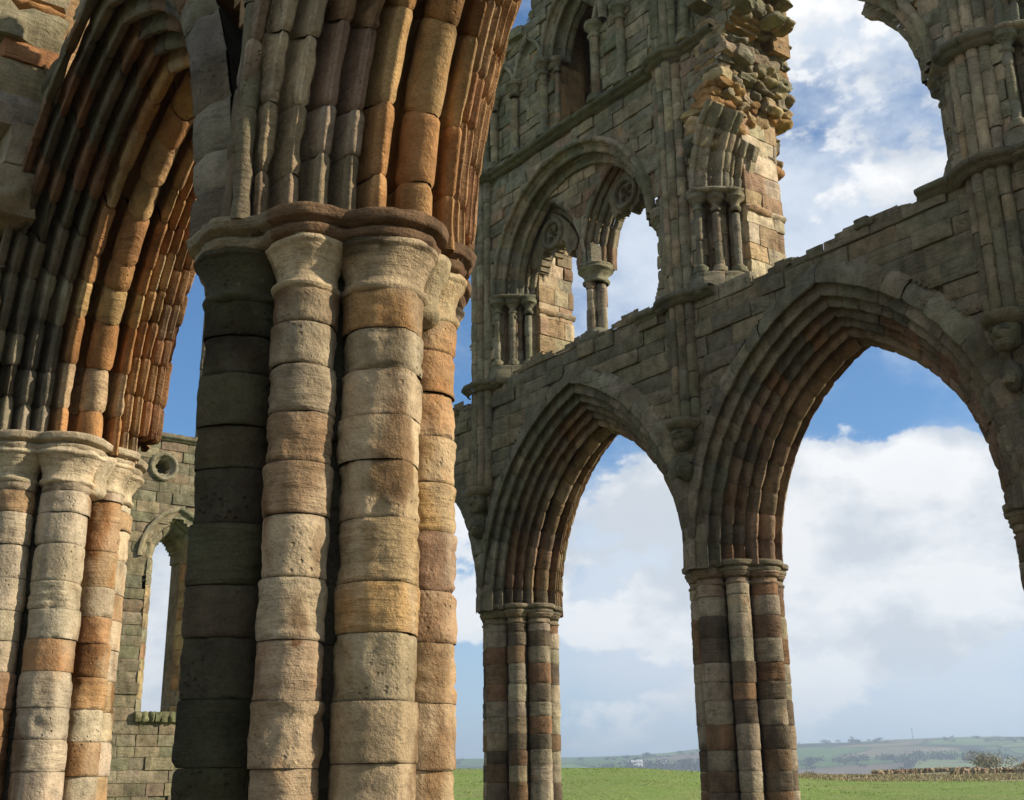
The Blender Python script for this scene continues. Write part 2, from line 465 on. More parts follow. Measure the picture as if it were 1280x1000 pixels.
def box(mb, lo, hi, col):
    x0, y0, z0 = lo; x1, y1, z1 = hi
    V = [(x0, y0, z0), (x1, y0, z0), (x1, y1, z0), (x0, y1, z0), (x0, y0, z1), (x1, y0, z1), (x1, y1, z1), (x0, y1, z1)]
    mb.quads(V, col, [(0, 3, 2, 1), (4, 5, 6, 7), (0, 1, 5, 4), (1, 2, 6, 5), (2, 3, 7, 6), (3, 0, 4, 7)])

def zrange(z0, z1, lo, hi):
    z = [z0]
    while z[-1] < z1-.1: z.append(min(z1, z[-1]+rng.uniform(lo, hi)))
    if len(z) > 2 and z[-1]-z[-2] < .12: z.pop(-2)
    return z

GROUND = -1.6
# ================================================================== near arcade
NY, N1X, N2X, NP = 3.05, -5.68, -11.06, 5.38
CARD, DIAG, RC = .215, .168, .54

CRUST = {}
def make_pier(name, label, group, cx, cy, capz, joints, palf, seg, rings, amp, mat, capcol, abcol, caph=.42, ab=.155,
              ero=.3, rr_scale=1.15, hang=True, core_col=DARK, bell=1.0, jitz=.012):
    T = thing(name, label, 'stone pier', (cx, cy, GROUND), group)
    mb = MB(); shaft(mb, cx, cy, .44, zrange(GROUND, capz-.1, .28, .4), [jit(core_col, .15, .1) for _ in range(30)], seg=48, rings=6, amp=.01)  # core in the shafts' stone, coloured dark to put shade into the gaps
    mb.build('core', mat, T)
    zb = capz-ab; zn = capz-caph
    circ = []
    mbase = MB()
    lathe(mbase, cx, cy, [(1.02, GROUND-.05), (1.02, GROUND+.16), (.98, GROUND+.2), (.92, GROUND+.22), (.94, GROUND+.28), (.86, GROUND+.36), (.80, GROUND+.40), (.5, GROUND+.42)], jit(GREY, .1, .5), amp=.01)
    mbase.build('base', mat, T)
    for k in range(8):
        th = k*pi/4-pi/2          # k=0 faces -y, 2 faces +x
        r = CARD if k % 2 == 0 else DIAG
        circ.append((th, r*rr_scale))
        px, py = cx+RC*cos(th), cy+RC*sin(th)
        J = [z+(rng.normal(0, jitz) if 0 < i < len(joints)-1 else 0) for i, z in enumerate(joints)]
        J = [z for z in J if z < zn-.03]+[zn]
        cols, al = palf(k, len(J)-1)
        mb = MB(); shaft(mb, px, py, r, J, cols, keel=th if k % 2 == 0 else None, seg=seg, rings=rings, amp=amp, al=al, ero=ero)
        mb.build('shaft', mat, T)
        f = r*bell
        prof = [(r*.98, zn-.012), (r*1.08, zn-.004), (r*1.13, zn+.012), (r*1.11, zn+.028), (r*1.0, zn+.034), (r*1.0, zn+.10),
                (r+f*.07, zn+(zb-zn)*.50), (r+f*.22, zn+(zb-zn)*.72), (r+f*.36, zn+(zb-zn)*.82), (r+f*.37, zn+(zb-zn)*.855), (r+f*.46, zn+(zb-zn)*.875), (r+f*.50, zn+(zb-zn)*.93), (r+f*.46, zb-.006), (r+f*.3, zb+.03)]
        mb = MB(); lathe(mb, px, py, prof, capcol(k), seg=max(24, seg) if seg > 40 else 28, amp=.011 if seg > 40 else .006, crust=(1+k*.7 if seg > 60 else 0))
        mb.build('capital', mat, T)
    if hang:
        for th in (RAD(22.5),):
            px, py = cx+.60*cos(th), cy+.60*sin(th); r = .10
            prof = [(.02, zn-.10), (r*.9, zn-.07), (r*1.12, zn-.03), (r*.95, zn+.01), (r*.95, zn+.08), (r*1.25, zn+.16), (r*1.75, zb-.02), (r*1.8, zb+.02), (r, zb+.03)]
            mb = MB(); lathe(mb, px, py, prof, capcol(2), seg=30, amp=.012); mb.build('hanging_capital', mat, T)
    th = np.linspace(0, 2*pi, 240 if seg > 40 else 140, endpoint=False)
    pr = [(-.06, zb-.002), (.03, zb+.0), (.05, zb+.012), (.062, zb+ab*.30), (.05, zb+ab*.40), (.035, zb+ab*.44), (.055, zb+ab*.5), (.092, zb+ab*.58), (.10, zb+ab*.92), (.085, zb+ab), (-.1, zb+ab+.004)]
    rows = []; zz = []
    pr2 = []
    for p, q in zip(pr[:-1], pr[1:]):
        for j in range(3): pr2.append((p[0]+(q[0]-p[0])*j/3, p[1]+(q[1]-p[1])*j/3))
    pr2.append(pr[-1])
    P = np.empty((len(pr2), len(th), 3))
    for i, (o, z) in enumerate(pr2):
        R = octo(cx, cy, th, RC, o, circ)
        P[i] = np.stack([cx+np.cos(th)*R, cy+np.sin(th)*R, np.full_like(th, z)], -1)
    big = seg > 40
    d = (.012 if big else .006)*fbm(P, 6, 3, 7)-(.03 if big else .01)*sstep(.25, .9, fbm(P, 3.3, 3, 17))
    u = np.stack([np.cos(th), np.sin(th)], -1)
    P[..., :2] += d[..., None]*u; P[..., 2] += (.022 if big else .006)*fbm(P, 2.2, 2, 27)
    C = np.array([abcol(t) for t in th])[None].repeat(len(pr2), 0)
    mb = MB(); mb.sheet(P, C, close=True); mb.disc(P[-1], C[-1, 0]); mb.build('abacus', mat, T)
    return T

def near_pal1(k, n):
    lo = [TAN]*4
    C_ = [TAN, TAN, GREY, TAN, (.48, .40, .25), (.37, .30, .18), (.335, .285, .175), (.40, .265, .105), (.37, .275, .145), (.375, .30, .175), (.45, .375, .235), (.43, .365, .235), (.35, .305, .205), (.40, .235, .09)]
    B_ = [TAN, TAN, TAN, TAN, (.32, .22, .13), (.33, .235, .135), (.29, .18, .105), (.37, .325, .225), (.39, .33, .22), (.27, .18, .105), (.25, .165, .095), (.32, .28, .19), (.36, .31, .205), (.31, .23, .14)]
    D_ = [TAN, TAN, TAN, TAN, CREAM, CREAM, (.46, .34, .2), (.44, .31, .19), RED, (.40, .27, .10), (.44, .30, .14), (.42, .27, .14), (.41, .24, .11), (.42, .26, .12)]
    if k == 2: c = C_
    elif k == 1: c = B_
    elif k == 3: c = D_
    elif k in (0, 7, 6): return [jit((.052, .045, .029), .3, .3) for _ in range(n)], .4  # shafts turned from the sun: lichen crust, with shade put into the colour
    else: return [pick([TAN, BUFF, RED, CREAM], .1) for _ in range(n)], 0
    return [jit(tuple(.74*np.array(c[min(i, len(c)-1)])+.26*np.array([.37, .29, .18])), .05, .05) for i in range(n)], 0
def cap1(k):
    return jit({0: (.06, .052, .034), 1: (.47, .40, .25), 2: (.44, .365, .23), 3: (.54, .45, .28)}.get(k, PALE), .05, .4 if k in (0, 7, 6) else .0)  # the dark capital over the shaded shaft has shade put into its colour
def ab1(t):
    d = math.degrees(t) % 360
    if d > 180: d -= 360
    if -56 < d < 130: return np.array([.17, .112, .066, 0.])
    return np.array([.27, .23, .155, .25])
J1 = [-1.6, -1.25, -.92, -.6, -.28, .07, .375, .68, .935, 1.25, 1.525, 1.77, 2.03, 2.26, 2.44]
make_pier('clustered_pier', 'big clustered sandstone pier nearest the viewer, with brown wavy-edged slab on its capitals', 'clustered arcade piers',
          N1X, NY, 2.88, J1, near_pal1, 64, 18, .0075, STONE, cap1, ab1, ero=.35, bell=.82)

def near_pal2(k, n):
    W = (.47, .42, .315)
    C_ = [GREY, W, W, W, W, W, W, W, W, (.36, .21, .10), W, W, W, W, W]
    D_ = [ORANGE, W, ORANGE, (.40, .25, .12), ORANGE, W, ORANGE, W, (.42, .24, .1), ORANGE, (.40, .23, .11), (.46, .41, .30), (.40, .22, .085), ORANGE]
    B_ = [TAN, GREY, W, TAN, W, (.38, .26, .14), (.33, .2, .1), ORANGE, RED, W, W, W, W, W]
    c = {2: C_, 3: D_, 1: B_}.get(k, [W, PALE, TAN])
    return [jit(tuple(.8*np.array(c[i % len(c)])+.2*np.array([.42, .35, .23])), .07, .05) for i in range(n)], 0
J2 = [-1.6, -1.3, -1., -.72, -.45, -.2, .08, .35, .62, .9, 1.16, 1.42, 1.68, 1.98, 2.25, 2.44]
make_pier('clustered_pier', 'pale grey and orange banded clustered pier at the left edge of the photo', 'clustered arcade piers',
          N2X, NY, 2.94, J2, near_pal2, 48, 12, .008, STONE, lambda k: jit((.5, .44, .31), .05), lambda t: np.array([.40, .35, .25, .1]), ero=.35, bell=1.1)

PQ = profile(9); PF = [[(t, n*1.22) for t, n in g] for g in profile(6)]; AY = NY+.12
PQ1 = [[(t*(.94 if t < 0 else .77), n) for t, n in g] for g in PQ]
PQ2 = [[(t*(1. if t < 0 else .87), n) for t, n in g] for g in PQ]
ORDERS = (('hood_mould', (0,)), ('hood_mould', (12,)), ('outer_order', (1, 2)), ('outer_order', (10, 11)), ('middle_order', (3, 4)), ('middle_order', (8, 9)), ('inner_order', (5, 6, 7)))
def make_arch(label, group, cx, cy, a, R, spring, sides, prof, colf, mat, sub, amp, vl, ero, s1=1., endcut=None, pinch=.011, cat='stone arch', name='pointed_arch', parent=None):
    T = parent or thing(name, label, cat, (cx, cy, spring), group)
    cl = [(0, .40), (.25, .42), (.34, .44), (.46, .52), (.6, .61), (.73, .70), (.80, .80)]
    if prof is PF: cl = [(t, n*1.22) for t, n in cl]
    tp = min(1., max(t for g in prof for t, n in g)/.933)
    core = [[(-t, n) for t, n in cl[:0:-1]]+[(t*tp, n) for t, n in cl]]
    mb = MB()
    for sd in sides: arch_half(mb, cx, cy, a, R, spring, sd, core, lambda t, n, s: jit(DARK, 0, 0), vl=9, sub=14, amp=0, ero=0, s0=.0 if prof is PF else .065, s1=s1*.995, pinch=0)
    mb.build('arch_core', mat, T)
    for nm, ids in ORDERS:
        mb = MB()
        for sd in sides:
            arch_half(mb, cx, cy, a, R, spring, sd, [prof[i] for i in ids], colf, vl=vl, sub=sub, amp=amp, ero=ero, s1=s1, endcut=endcut, pinch=pinch, s0=.05 if (prof is not PF and min(ids) >= 10) else -.028)
        mb.build(nm, mat, T)
    return T
def colA1(t, n, s):
    if t < -.72: return pick([(.20, .165, .11), (.17, .135, .09), (.25, .205, .14)], .15, .06)
    if t < -.5: return pick([(.36, .285, .185), (.27, .21, .14), (.43, .36, .25), (.22, .175, .115)], .12, .03)
    if t < -.4: return pick([(.25, .17, .10), (.22, .17, .12), GREY], .12, .05)
    if t < -.1: return pick([(.30, .18, .085), (.33, .20, .09), BROWN], .12)
    if t < .3: return pick([(.37, .22, .095), (.35, .20, .085), (.38, .25, .12)], .1)
    return pick([(.31, .185, .095), (.34, .215, .11), (.29, .165, .085), (.38, .26, .14)], .12)
def colA2(t, n, s):
    if t < -.4: return pick([DGREY, (.19, .175, .13), (.23, .21, .16), (.30, .27, .2)] if s < .45 else [DGREY, BROWN, (.12, .11, .08)], .15, .06)
    if t < -.1: return pick([BROWN, (.30, .18, .085), (.34, .23, .12), (.26, .17, .09)], .15)
    if t < .3: return pick([(.36, .21, .09), (.38, .26, .13), (.42, .33, .2), (.33, .18, .08)], .12)
    return pick([(.33, .205, .105), (.37, .24, .125), (.29, .17, .085), (.39, .29, .17)], .14)
NA, NR, NSP = 1.93, 2.66, 2.9
make_arch('orange and brown moulded arch rising from the nearest pier out of the top', 'moulded arcade arches',
          (N1X+NP/2), AY, NA, NR, NSP, (-1,), PQ1, colA1, STONE, 9, .0075, .40, .35)
make_arch('tall dark moulded arch at the upper left between the nearest pier and the left pier', 'moulded arcade arches',
          (N1X+N2X)/2, AY, NA, NR, NSP+.03, (-1, 1), PQ2, colA2, STONE, 7, .007, .34, .3)
make_arch('shaded half arch leaning away behind the left pier, at the left edge of the photo', 'moulded arcade arches',
          N2X-NP/2, AY, NA, NR, NSP+.03, (1,), PQ2, colA2, STONE, 5, .008, .36, .3)

# wall above the near arches
T = thing('arcade_wall', 'grey ashlar wall above the arches at the upper left, with steep oblique courses', 'stone wall', (N2X, NY-.85, NSP))
def near_mask(X, Z):
    m = Z > NSP+.1
    for c in (N1X+NP/2, N1X-NP/2, N2X-NP/2):
        m &= ~inside_arch(X, Z, c, NA, NR, NSP, .83)
    top = 6.5+.9*sstep(-9.2, -8.2, X)+.35*np.sin(X*2.1)+1.5*sstep(-6.3, -5.2, X)+1.6*sstep(-9.9, -10.8, X)
    return m & (Z < top)
mb = MB(); ashlar(mb, (0, AY-.86, 0), (1, 0, 0), (0, -1, 0), -13.4, -3.2, NSP, 8.4, [(.24, .225, .17), GREY, (.22, .20, .15), (.30, .26, .18), DGREY], lambda X, Z: near_mask(X, Z) & ~((np.abs(X-N1X-.05) < .55) & (Z < 6.2)), al=.15, amp=.01, cell=.05, hr=(.26, .36), lr=(.45, 1.0))
mb.build('ashlar_face', STONE, T)
mb = MB(); slab(mb, (0, AY-.86, 0), (1, 0, 0), (0, -1, 0), -13.4, -3.2, NSP, 8.3, .13, 1.42, jit(TAN, 0, .2), lambda X, Z: near_mask(X, Z+.08) & near_mask(X-.08, Z) & near_mask(X+.08, Z), cell=.1)
mb.build('wall_core', STONE, T)
mb = MB(); shaft(mb, N1X+.25, AY-.84, .06, zrange(NSP-.05, 8.2, .45, .8), [jit(DGREY, .2, .6) for _ in range(20)], seg=24, rings=8, amp=.005)
mb.build('vault_shaft', STONE, T)

# broken springing of the lost aisle vault
T = thing('vault_springer', 'broken corbelled vault springing jutting from the wall at the top left corner', 'ruined vault', (-10.4, 2.19, 4.8))
mbs, mbr = MB(), MB()
zc = 4.78; lay = 0
for h, pr, c in ((.42, .20, GREY), (.40, .24, GREY), (.30, .26, (.28, .26, .2)), (.34, .40, (.33, .29, .18)), (.18, .30, (.33, .17, .08)), (.36, .52, (.24, .22, .15)), (.16, .40, (.36, .2, .09)), (.42, .66, (.27, .24, .16)), (.4, .74, GREY), (.42, .82, GREY)):
    x = -12.2+rng.uniform(0, .2); xr = -9.98+rng.uniform(-.08, .08)-.02*lay
    while x < xr-.1:
        w = min(rng.uniform(.6, 1.0), xr-x)
        if xr-x-w < .25: w = xr-x
        yo = pr+rng.normal(0, .035)
        rock(mbr if h < .2 else mbs, (x+w/2, 2.33-yo/2, zc+h/2), (w/2*1.06, yo/2*1.12+.10, h/2*1.1), jit(c, .1, .2), rot=rng.normal(0, .025, 3), jitter=.1, n=8)
        x += w
    zc += h+.004; lay += 1
mbs.build('corbelled_course', STONE, T); mbr.build('rubble_course', STONE, T)
mb = MB()
for z, s in ((3.2, .22), (3.55, .3), (3.95, .26), (4.3, .34), (4.62, .28)):
    for q in range(3):
        rock(mb, (-11.65+.42*q+rng.normal(0, .05), 2.27-.04*q, z+rng.normal(0, .04)), (s*.9, .14+.05*rng.random(), .2), pick([TAN, GREY, DGREY, (.3, .24, .15)], .1, .2), jitter=.25, n=6)
mb.build('broken_rib', STONE, T)

# ================================================================== far arcade
YW, YP, FP = 12.8, 13.65, 5.42
XL, XR, XF, XLL = -17.75, -12.35, -6.95, -23.15
FCAP = 3.07; FA, FR, FSP = 1.93, 2.98, 3.09
def far_pal(k, n):
    P = [(.32, .275, .195), (.29, .25, .18), (.26, .225, .16), (.18, .12, .075), (.21, .13, .075), (.14, .11, .077), (.11, .085, .06), (.30, .24, .16)]
    out = []
    for i in range(n):
        z = rng.random()
        out.append(jit(P[int(rng.integers(len(P)))], .1, .1))
    return out, .1
def far_piers(x, label):
    J = zrange(GROUND, FCAP-.5, .24, .36)+[FCAP-.3]
    return make_pier('clustered_pier', label, 'clustered arcade piers', x, YP, FCAP, J, far_pal, 28, 9, .006, STONE_FAR,
              lambda k: jit((.24, .19, .13), .1, .1), lambda t: np.array([.22, .19, .135, .2]), caph=.34, ab=.17, ero=.25, rr_scale=1.02, hang=False, bell=.55)
far_piers(XL, 'banded far pier below the middle, the more distant of two whole far piers')
far_piers(XR, 'banded far pier right of centre, the nearer of the two whole far piers')
far_piers(XF, 'far pier at the right edge of the photo, only its capital edge in view')
far_piers(XLL, 'far pier hidden behind the shafts of the nearest pier')
def colF(t, n, s):
    if t < -.6: return pick([(.17, .16, .12), DGREY, (.20, .18, .13), (.24, .21, .155)], .14, .3)
    if t < -.3: return pick([(.17, .135, .095), (.20, .15, .10), (.14, .12, .09), BROWN], .14, .08)
    if t < .3: return pick([(.215, .15, .095), (.245, .175, .11), (.19, .14, .095), (.28, .215, .145)], .14)
    return pick([(.30, .205, .12), (.34, .25, .15), (.27, .18, .11), (.38, .30, .19)], .14)
for x, sides, lab in (((XL+XR)/2, (-1, 1), 'narrower-looking far moulded arch in the middle of the photo, framing cloud and green field'),
                      ((XR+XF)/2, (-1, 1), 'wide far moulded arch at the right, framing blue sky, cumulus cloud and hills'),
                      ((XL+XLL)/2, (-1, 1), 'far arch mostly hidden behind the nearest pier, a sliver of its right side in view'),
                      (XF+FP/2, (-1,), 'start of a far arch at the right edge of the photo, beyond the last capital')):
    make_arch(lab, 'moulded arcade arches', x, YP, FA, FR, FSP, sides, PF, colF, STONE_FAR, 5, .007, .33, .3, pinch=.012)

S1, S2 = 7.27, 11.72
T = thing('arcade_wall', 'mossy dark ashlar wall over the far arches, its top broken away in the right bay', 'stone wall', (XR, YW, FSP))
FCX = [(XL+XLL)/2, (XL+XR)/2, (XR+XF)/2, XF+FP/2]
def far_mask(X, Z):
    m = Z > FSP+.25
    for c in FCX: m &= ~inside_arch(X, Z, c, FA, FR, FSP, .97)
    top = np.where(X < XL+.3, 7.05+.12*np.sin(X*3.3), S1)
    top = np.where((X > XL+1.0) & (X < XR-.5), S1+.12+.05*np.sin(X*5), top)
    top = np.where((X > -10.9) & (X < XF-.55), S1-.02+.035*np.sin(X*4.1)+.03*np.sin(X*9.7+1)-.10*sstep(-9.0, -9.9, X), top)
    return m & (Z < top)
WALLP = [(.208, .182, .128), (.18, .16, .116), (.228, .196, .138), (.162, .146, .11), (.265, .22, .15), (.218, .182, .124)]
mb = MB(); ashlar(mb, (0, YW, 0), (1, 0, 0), (0, -1, 0), XLL+.3, -4.3, FSP, 7.5, WALLP, far_mask, al=.35, amp=.013, cell=.06, hr=(.24, .33), lr=(.4, .95))
mb.build('ashlar_face', STONE_FAR, T)
mb = MB(); slab(mb, (0, YW, 0), (1, 0, 0), (0, -1, 0), XLL+.3, -4.3, FSP, 7.4, .05, 1.7, jit(DGREY, 0, .3), lambda X, Z: far_mask(X, Z+.05) & far_mask(X-.05, Z) & far_mask(X+.05, Z), cell=.05)
mb.build('wall_core', STONE_FAR, T)
mb = MB()       # loose stones along the broken wall head
for i in range(46):
    x = rng.uniform(-10.6, -7.7) if i < 36 else rng.uniform(-19.6, -18.2)
    zt = float(S1-.02+.035*np.sin(x*4.1)+.03*np.sin(x*9.7+1)-.10*sstep(-9.0, -9.9, x)) if i < 36 else 7.02
    rock(mb, (x, YW+rng.uniform(.05, 1.4), zt-.045+rng.normal(0, .015)), (rng.uniform(.08, .2), rng.uniform(.1, .2), rng.uniform(.03, .06)), pick(WALLP, .15, .5), rot=rng.normal(0, .06, 3), jitter=.25, n=5)
mb.build('loose_stone', STONE_FAR, T)
def wall_shaft(mb, X, z0, z1, y=YW, pal=WALLP, al=.45):
    for dx, dy, r in ((-.2, -.02, .085), (-.065, -.085, .082), (.085, -.085, .082), (.22, -.02, .085)):
        Z = zrange(z0, z1, .3, .5)
        shaft(mb, X+dx, y+dy, r, Z, [pick(pal, .14, al) for _ in Z], seg=18, rings=7, amp=.005, joint=.008)
def shaft_string(X):
    return [(X-.36, YW, -.6, -.8), (X-.31, YW-.09, -.6, -.8), (X-.14, YW-.17, -.15, -1), (X+.15, YW-.17, .15, -1), (X+.32, YW-.09, .6, -.8), (X+.37, YW, .6, -.8)]
for X in (XL, XR, XF):
    mb = MB(); wall_shaft(mb, X, 5.22, S1-.1); mb.build('wall_shaft', STONE_FAR, T)
    mb = MB()
    lathe(mb, X, YW-.04, [(.29, 5.24), (.31, 5.2), (.28, 5.13), (.2, 5.08)], pick(WALLP, .1, .5), seg=28, amp=.012)
    rock(mb, (X, YW-.10, 4.98), (.155, .17, .18), jit(DGREY, .1, .4), jitter=.22, n=14, rnd=.95)
    for q in (-1, 1): rock(mb, (X+q*.075, YW-.25, 5.03), (.05, .035, .04), jit(DARK, .1, .3), jitter=.2, n=7, rnd=.9)
    rock(mb, (X, YW-.275, 4.97), (.04, .06, .075), jit(DGREY, .1, .4), jitter=.2, n=7, rnd=.8)
    rock(mb, (X, YW-.18, 4.85), (.10, .1, .075), jit(DGREY, .1, .4), jitter=.2, n=9, rnd=.85)
    mb.build('carved_corbel', STONE_FAR, T)
for xx in (XR, XF, XL):   # stops where the hoods of two arches meet
    mb = MB(); rock(mb, (xx, YW-.1, 4.46), (.12, .15, .15), jit(DARK, .1, .4), jitter=.3, n=10, rnd=.9); rock(mb, (xx+.02, YW-.23, 4.42), (.045, .06, .08), jit(DGREY, .1, .4), jitter=.3, n=4)
    mb.build('head_stop', STONE_FAR, T)

def path(pts): return [(x, y, 0, nx, ny) for x, y, nx, ny in pts]
def strcol(al=.5): return lambda: pick([(.14, .13, .10), (.18, .165, .12), DGREY], .12, al)
mb = MB()
for P in ([(XL-.42, YW, 0, -1)]+shaft_string(XL)+[(XL+.42, YW, 0, -1), (XL+.6, YW, 0, -1)],
          [(XR-1.0, YW, 0, -1), (XR-.42, YW, 0, -1)]+shaft_string(XR)+[(XR+.42, YW, 0, -1), (XR+.75, YW, 0, -1)],
          [(XF-.95, YW, 0, -1), (XF-.42, YW, 0, -1)]+shaft_string(XF)+[(XF+.42, YW, 0, -1), (-4.3, YW, 0, -1)]):
    band(mb, [(x, y, S1, nx, ny) for x, y, nx, ny in P], STRING, None, colf=strcol(), blocks=.5)
mb.build('string_course', STONE_FAR, T)
# ================================================================== triforium (gallery) stage
TSP = 8.98
TRC = [(0.257, 0.236, 0.172), (0.297, 0.263, 0.186), (0.209, 0.203, 0.151), (0.338, 0.297, 0.207), (0.23, 0.209, 0.145)]
TRP = [(0.35, 0.3, 0.204), (0.294, 0.256, 0.179), (0.4, 0.338, 0.229), (0.25, 0.225, 0.159), (0.325, 0.237, 0.153)]
REV = [(.46, .39, .265), (.42, .35, .23), (.50, .43, .30), (.38, .28, .17), (.44, .38, .27), (.35, .24, .15)]
TA, TR = 1.85, 1.87
def enc_groups(q=7):
    """enclosing arch: t measured from the wall face inwards (t grows into the wall)"""
    g = [[(.0, .42), (-.10, .415)]+rollpts((-.095, .355), .052, 150, 320, q)+[(-.035, .31), (-.02, .27), (.0, .255)],
         [(.0, .255), (.004, .235)]+rollpts((.047, .20), .043, 185, 335, q)+[(.092, .19), (.098, .235)],
         [(.098, .235), (.105, .30), (.16, .29), (.198, .20), (.205, .12)],
         [(.205, .12), (.208, .09)]+rollpts((.245, .055), .045, 170, 330, q)+[(.29, .03), (.30, .0), (.40, .0)]]
    return g
def enc_half(T, cx, side, s1=1., endcut=None, dog=True):
    mb = MB()
    arch_half(mb, cx, YW, TA, TR, TSP, side, enc_groups(), lambda t, n, s: pick(TRC, .14, .45 if t < .1 else .2), vl=.34, sub=5, amp=.007, ero=.25, s1=s1, endcut=endcut)
    mb.build('enclosing_arch', STONE_FAR, T)
    if dog:      # row of dog-tooth ornament in the hollow
        mb = MB(); R = TR+.155; am = acos((TR-TA)/R)*s1*.98; n = int(R*am/.135)
        for k in range(n):
            a = am*(k+.5)/n
            c = np.array([cx+side*(R*cos(a)-(TR-TA)), YW+.14, TSP+R*sin(a)])
            e1 = np.array([-side*sin(a), 0, cos(a)])*.043; e2 = np.array([side*cos(a), 0, sin(a)])
            e2 = (e2*.7+np.array([0, .7, 0]))*.043; nn = np.array([-side*cos(a), -1, -sin(a)])*.055
            if rng.random() < .07: continue
            V = [c+e1, c+e2, c-e1, c-e2, c+nn+rng.normal(0, .004, 3)]
            mb.tris(V, pick([(.62, .56, .42), (.5, .45, .34)], .1, .0), [(0, 1, 4), (1, 2, 4), (2, 3, 4), (3, 0, 4)])
        mb.build('dogtooth', STONE_FAR, T, smooth=False)
def colonnette(T, x, y, z0, z1, r=.062, cap=.26, capr=.135, pal=TRC, al=.35, base=.16, capname='capital'):
    mb = MB(); Z = zrange(z0+base*.6, z1-cap+.02, .3, .55)
    shaft(mb, x, y, r, Z, [pick(pal, .14, al) for _ in Z], seg=18, rings=8, amp=.004, joint=.006)
    c = mb.build('colonnette', STONE_FAR, T)
    mb = MB(); lathe(mb, x, y, [(r, z1-cap), (r*1.45, z1-cap+.02), (r*1.45, z1-cap+.05), (r*1.05, z1-cap+.07), (r*1.1, z1-cap+.12), (capr*.86, z1-.075), (capr*1.08, z1-.06), (capr*1.08, z1-.035), (capr*.98, z1-.03), (capr*1.12, z1-.005), (capr*1.1, z1+.02), (.02, z1+.025)], pick(pal, .1, al), seg=22, amp=.006)
    mb.build(capname, STONE_FAR, c)
    mb = MB(); lathe(mb, x, y, [(.02, z0), (r*2.1, z0), (r*2.1, z0+base*.35), (r*1.75, z0+base*.5), (r*1.9, z0+base*.65), (r*1.3, z0+base*.85), (r, z0+base)], pick(pal, .1, al+.2), seg=20, amp=.006)
    mb.build('base', STONE_FAR, c)
    return c
def jamb(T, X, side, reveal=True, ztop=10.2, endwall=None):
    """splayed jamb with three colonnettes beside wall shaft X; side=+1 to the right of it"""
    sh = 0 if side > 0 else -.13
    pos = [(.47+sh, .04), (.66+sh, .26), (.85+sh, .50)]
    for dx, dy in pos:
        colonnette(T, X+side*dx, YW+dy, S1+.28, TSP-.06, r=.066, cap=.27, capr=.15)
    # angled backing between the colonnettes
    mb = MB()
    st = [(.30+sh, -.0), (.44+sh, .0), (.44+sh, .24), (.62+sh, .26), (.64+sh, .50), (.80+sh, .52), (.82+sh, .72), (.90+sh, .74)]
    for (x0, y0), (x1, y1) in zip(st[:-1], st[1:]):
        p0 = np.array([X+side*x0, YW+y0+.045, 0]); p1 = np.array([X+side*x1, YW+y1+.045, 0]); d = p1-p0; L = np.linalg.norm(d); d /= L
        n = np.array([d[1], -d[0], 0]); n = n if n[1] < 0 or (abs(n[1]) < .1 and n[0]*side > 0) else -n
        ashlar(mb, p0, d, n, 0, L, S1, TSP+.03, TRP, hr=(.28, .4), lr=(L+.01, L+.02), cell=.12, depth=0, amp=.006, al=.15, off=.004)
    mb.build('splayed_jamb', STONE_FAR, T)
    # plinth and abacus band along the splay
    mb = MB(); pl = [(X+side*(.28+sh), YW-.02), (X+side*(.50+sh), YW-.08), (X+side*(.72+sh), YW+.15), (X+side*(.93+sh), YW+.42), (X+side*(.98+sh), YW+.62)]
    if side < 0: pl = pl[::-1]
    pth = [(x, y, S1+.2, side*.6, -.8) for x, y in pl]
    band(mb, pth, [(-.1, .10), (.02, .09), (.06, .05), (.04, .01), (.085, -.02), (.09, -.16), (.1, -.28), (-.1, -.29)], None, colf=lambda: pick(TRC, .1, .45), blocks=.45)
    mb.build('plinth', STONE_FAR, T); mb = MB()
    pth = [(x, y, TSP-.03, side*.6, -.8) for x, y in pl]
    band(mb, pth, [(-.12, .07), (.07, .065), (.10, .04), (.09, .0), (.05, -.02), (-.1, -.03)], None, colf=lambda: pick(TRC, .1, .4), blocks=.4)
    mb.build('impost', STONE_FAR, T)
    if reveal:
        mb = MB(); xr = X+side*(.93+sh)
        ashlar(mb, (xr, 0, 0), (0, 1, 0), (side, 0, 0), YW+.72, YW+1.6, S1-.05, ztop, REV, hr=(.26, .38), lr=(.3, .7), cell=.09, amp=.012, al=.0, off=.008,
               mask=endwall)
        band(mb, [(xr, YW+.7, S1+1.5, side, 0), (xr, YW+1.61, S1+1.5, side, 0)], [(0, .05), (.05, .04), (.06, 0), (.02, -.05), (0, -.06)], None, colf=lambda: pick(REV, .1), blocks=.5)
        mb.build('reveal', STONE_FAR, T)
        mb = MB()
        lo, hi = sorted((X+side*.1, xr-side*.06))
        box(mb, (lo, YW+.78, S1-.1), (hi, YW+1.57, ztop-.05), jit(TAN, 0, 0)); mb.build('jamb_core', STONE_FAR, T)

XB = (XL+XR)/2
TB = thing('gallery_bay', 'complete gallery bay with two pointed lights under one round arch, above the middle far arch', 'gallery window', (XB, YW, S1), 'gallery openings over the far arches')
jamb(TB, XL, 1); jamb(TB, XR, -1, reveal=True)
enc_half(TB, XB, -1); enc_half(TB, XB, 1)
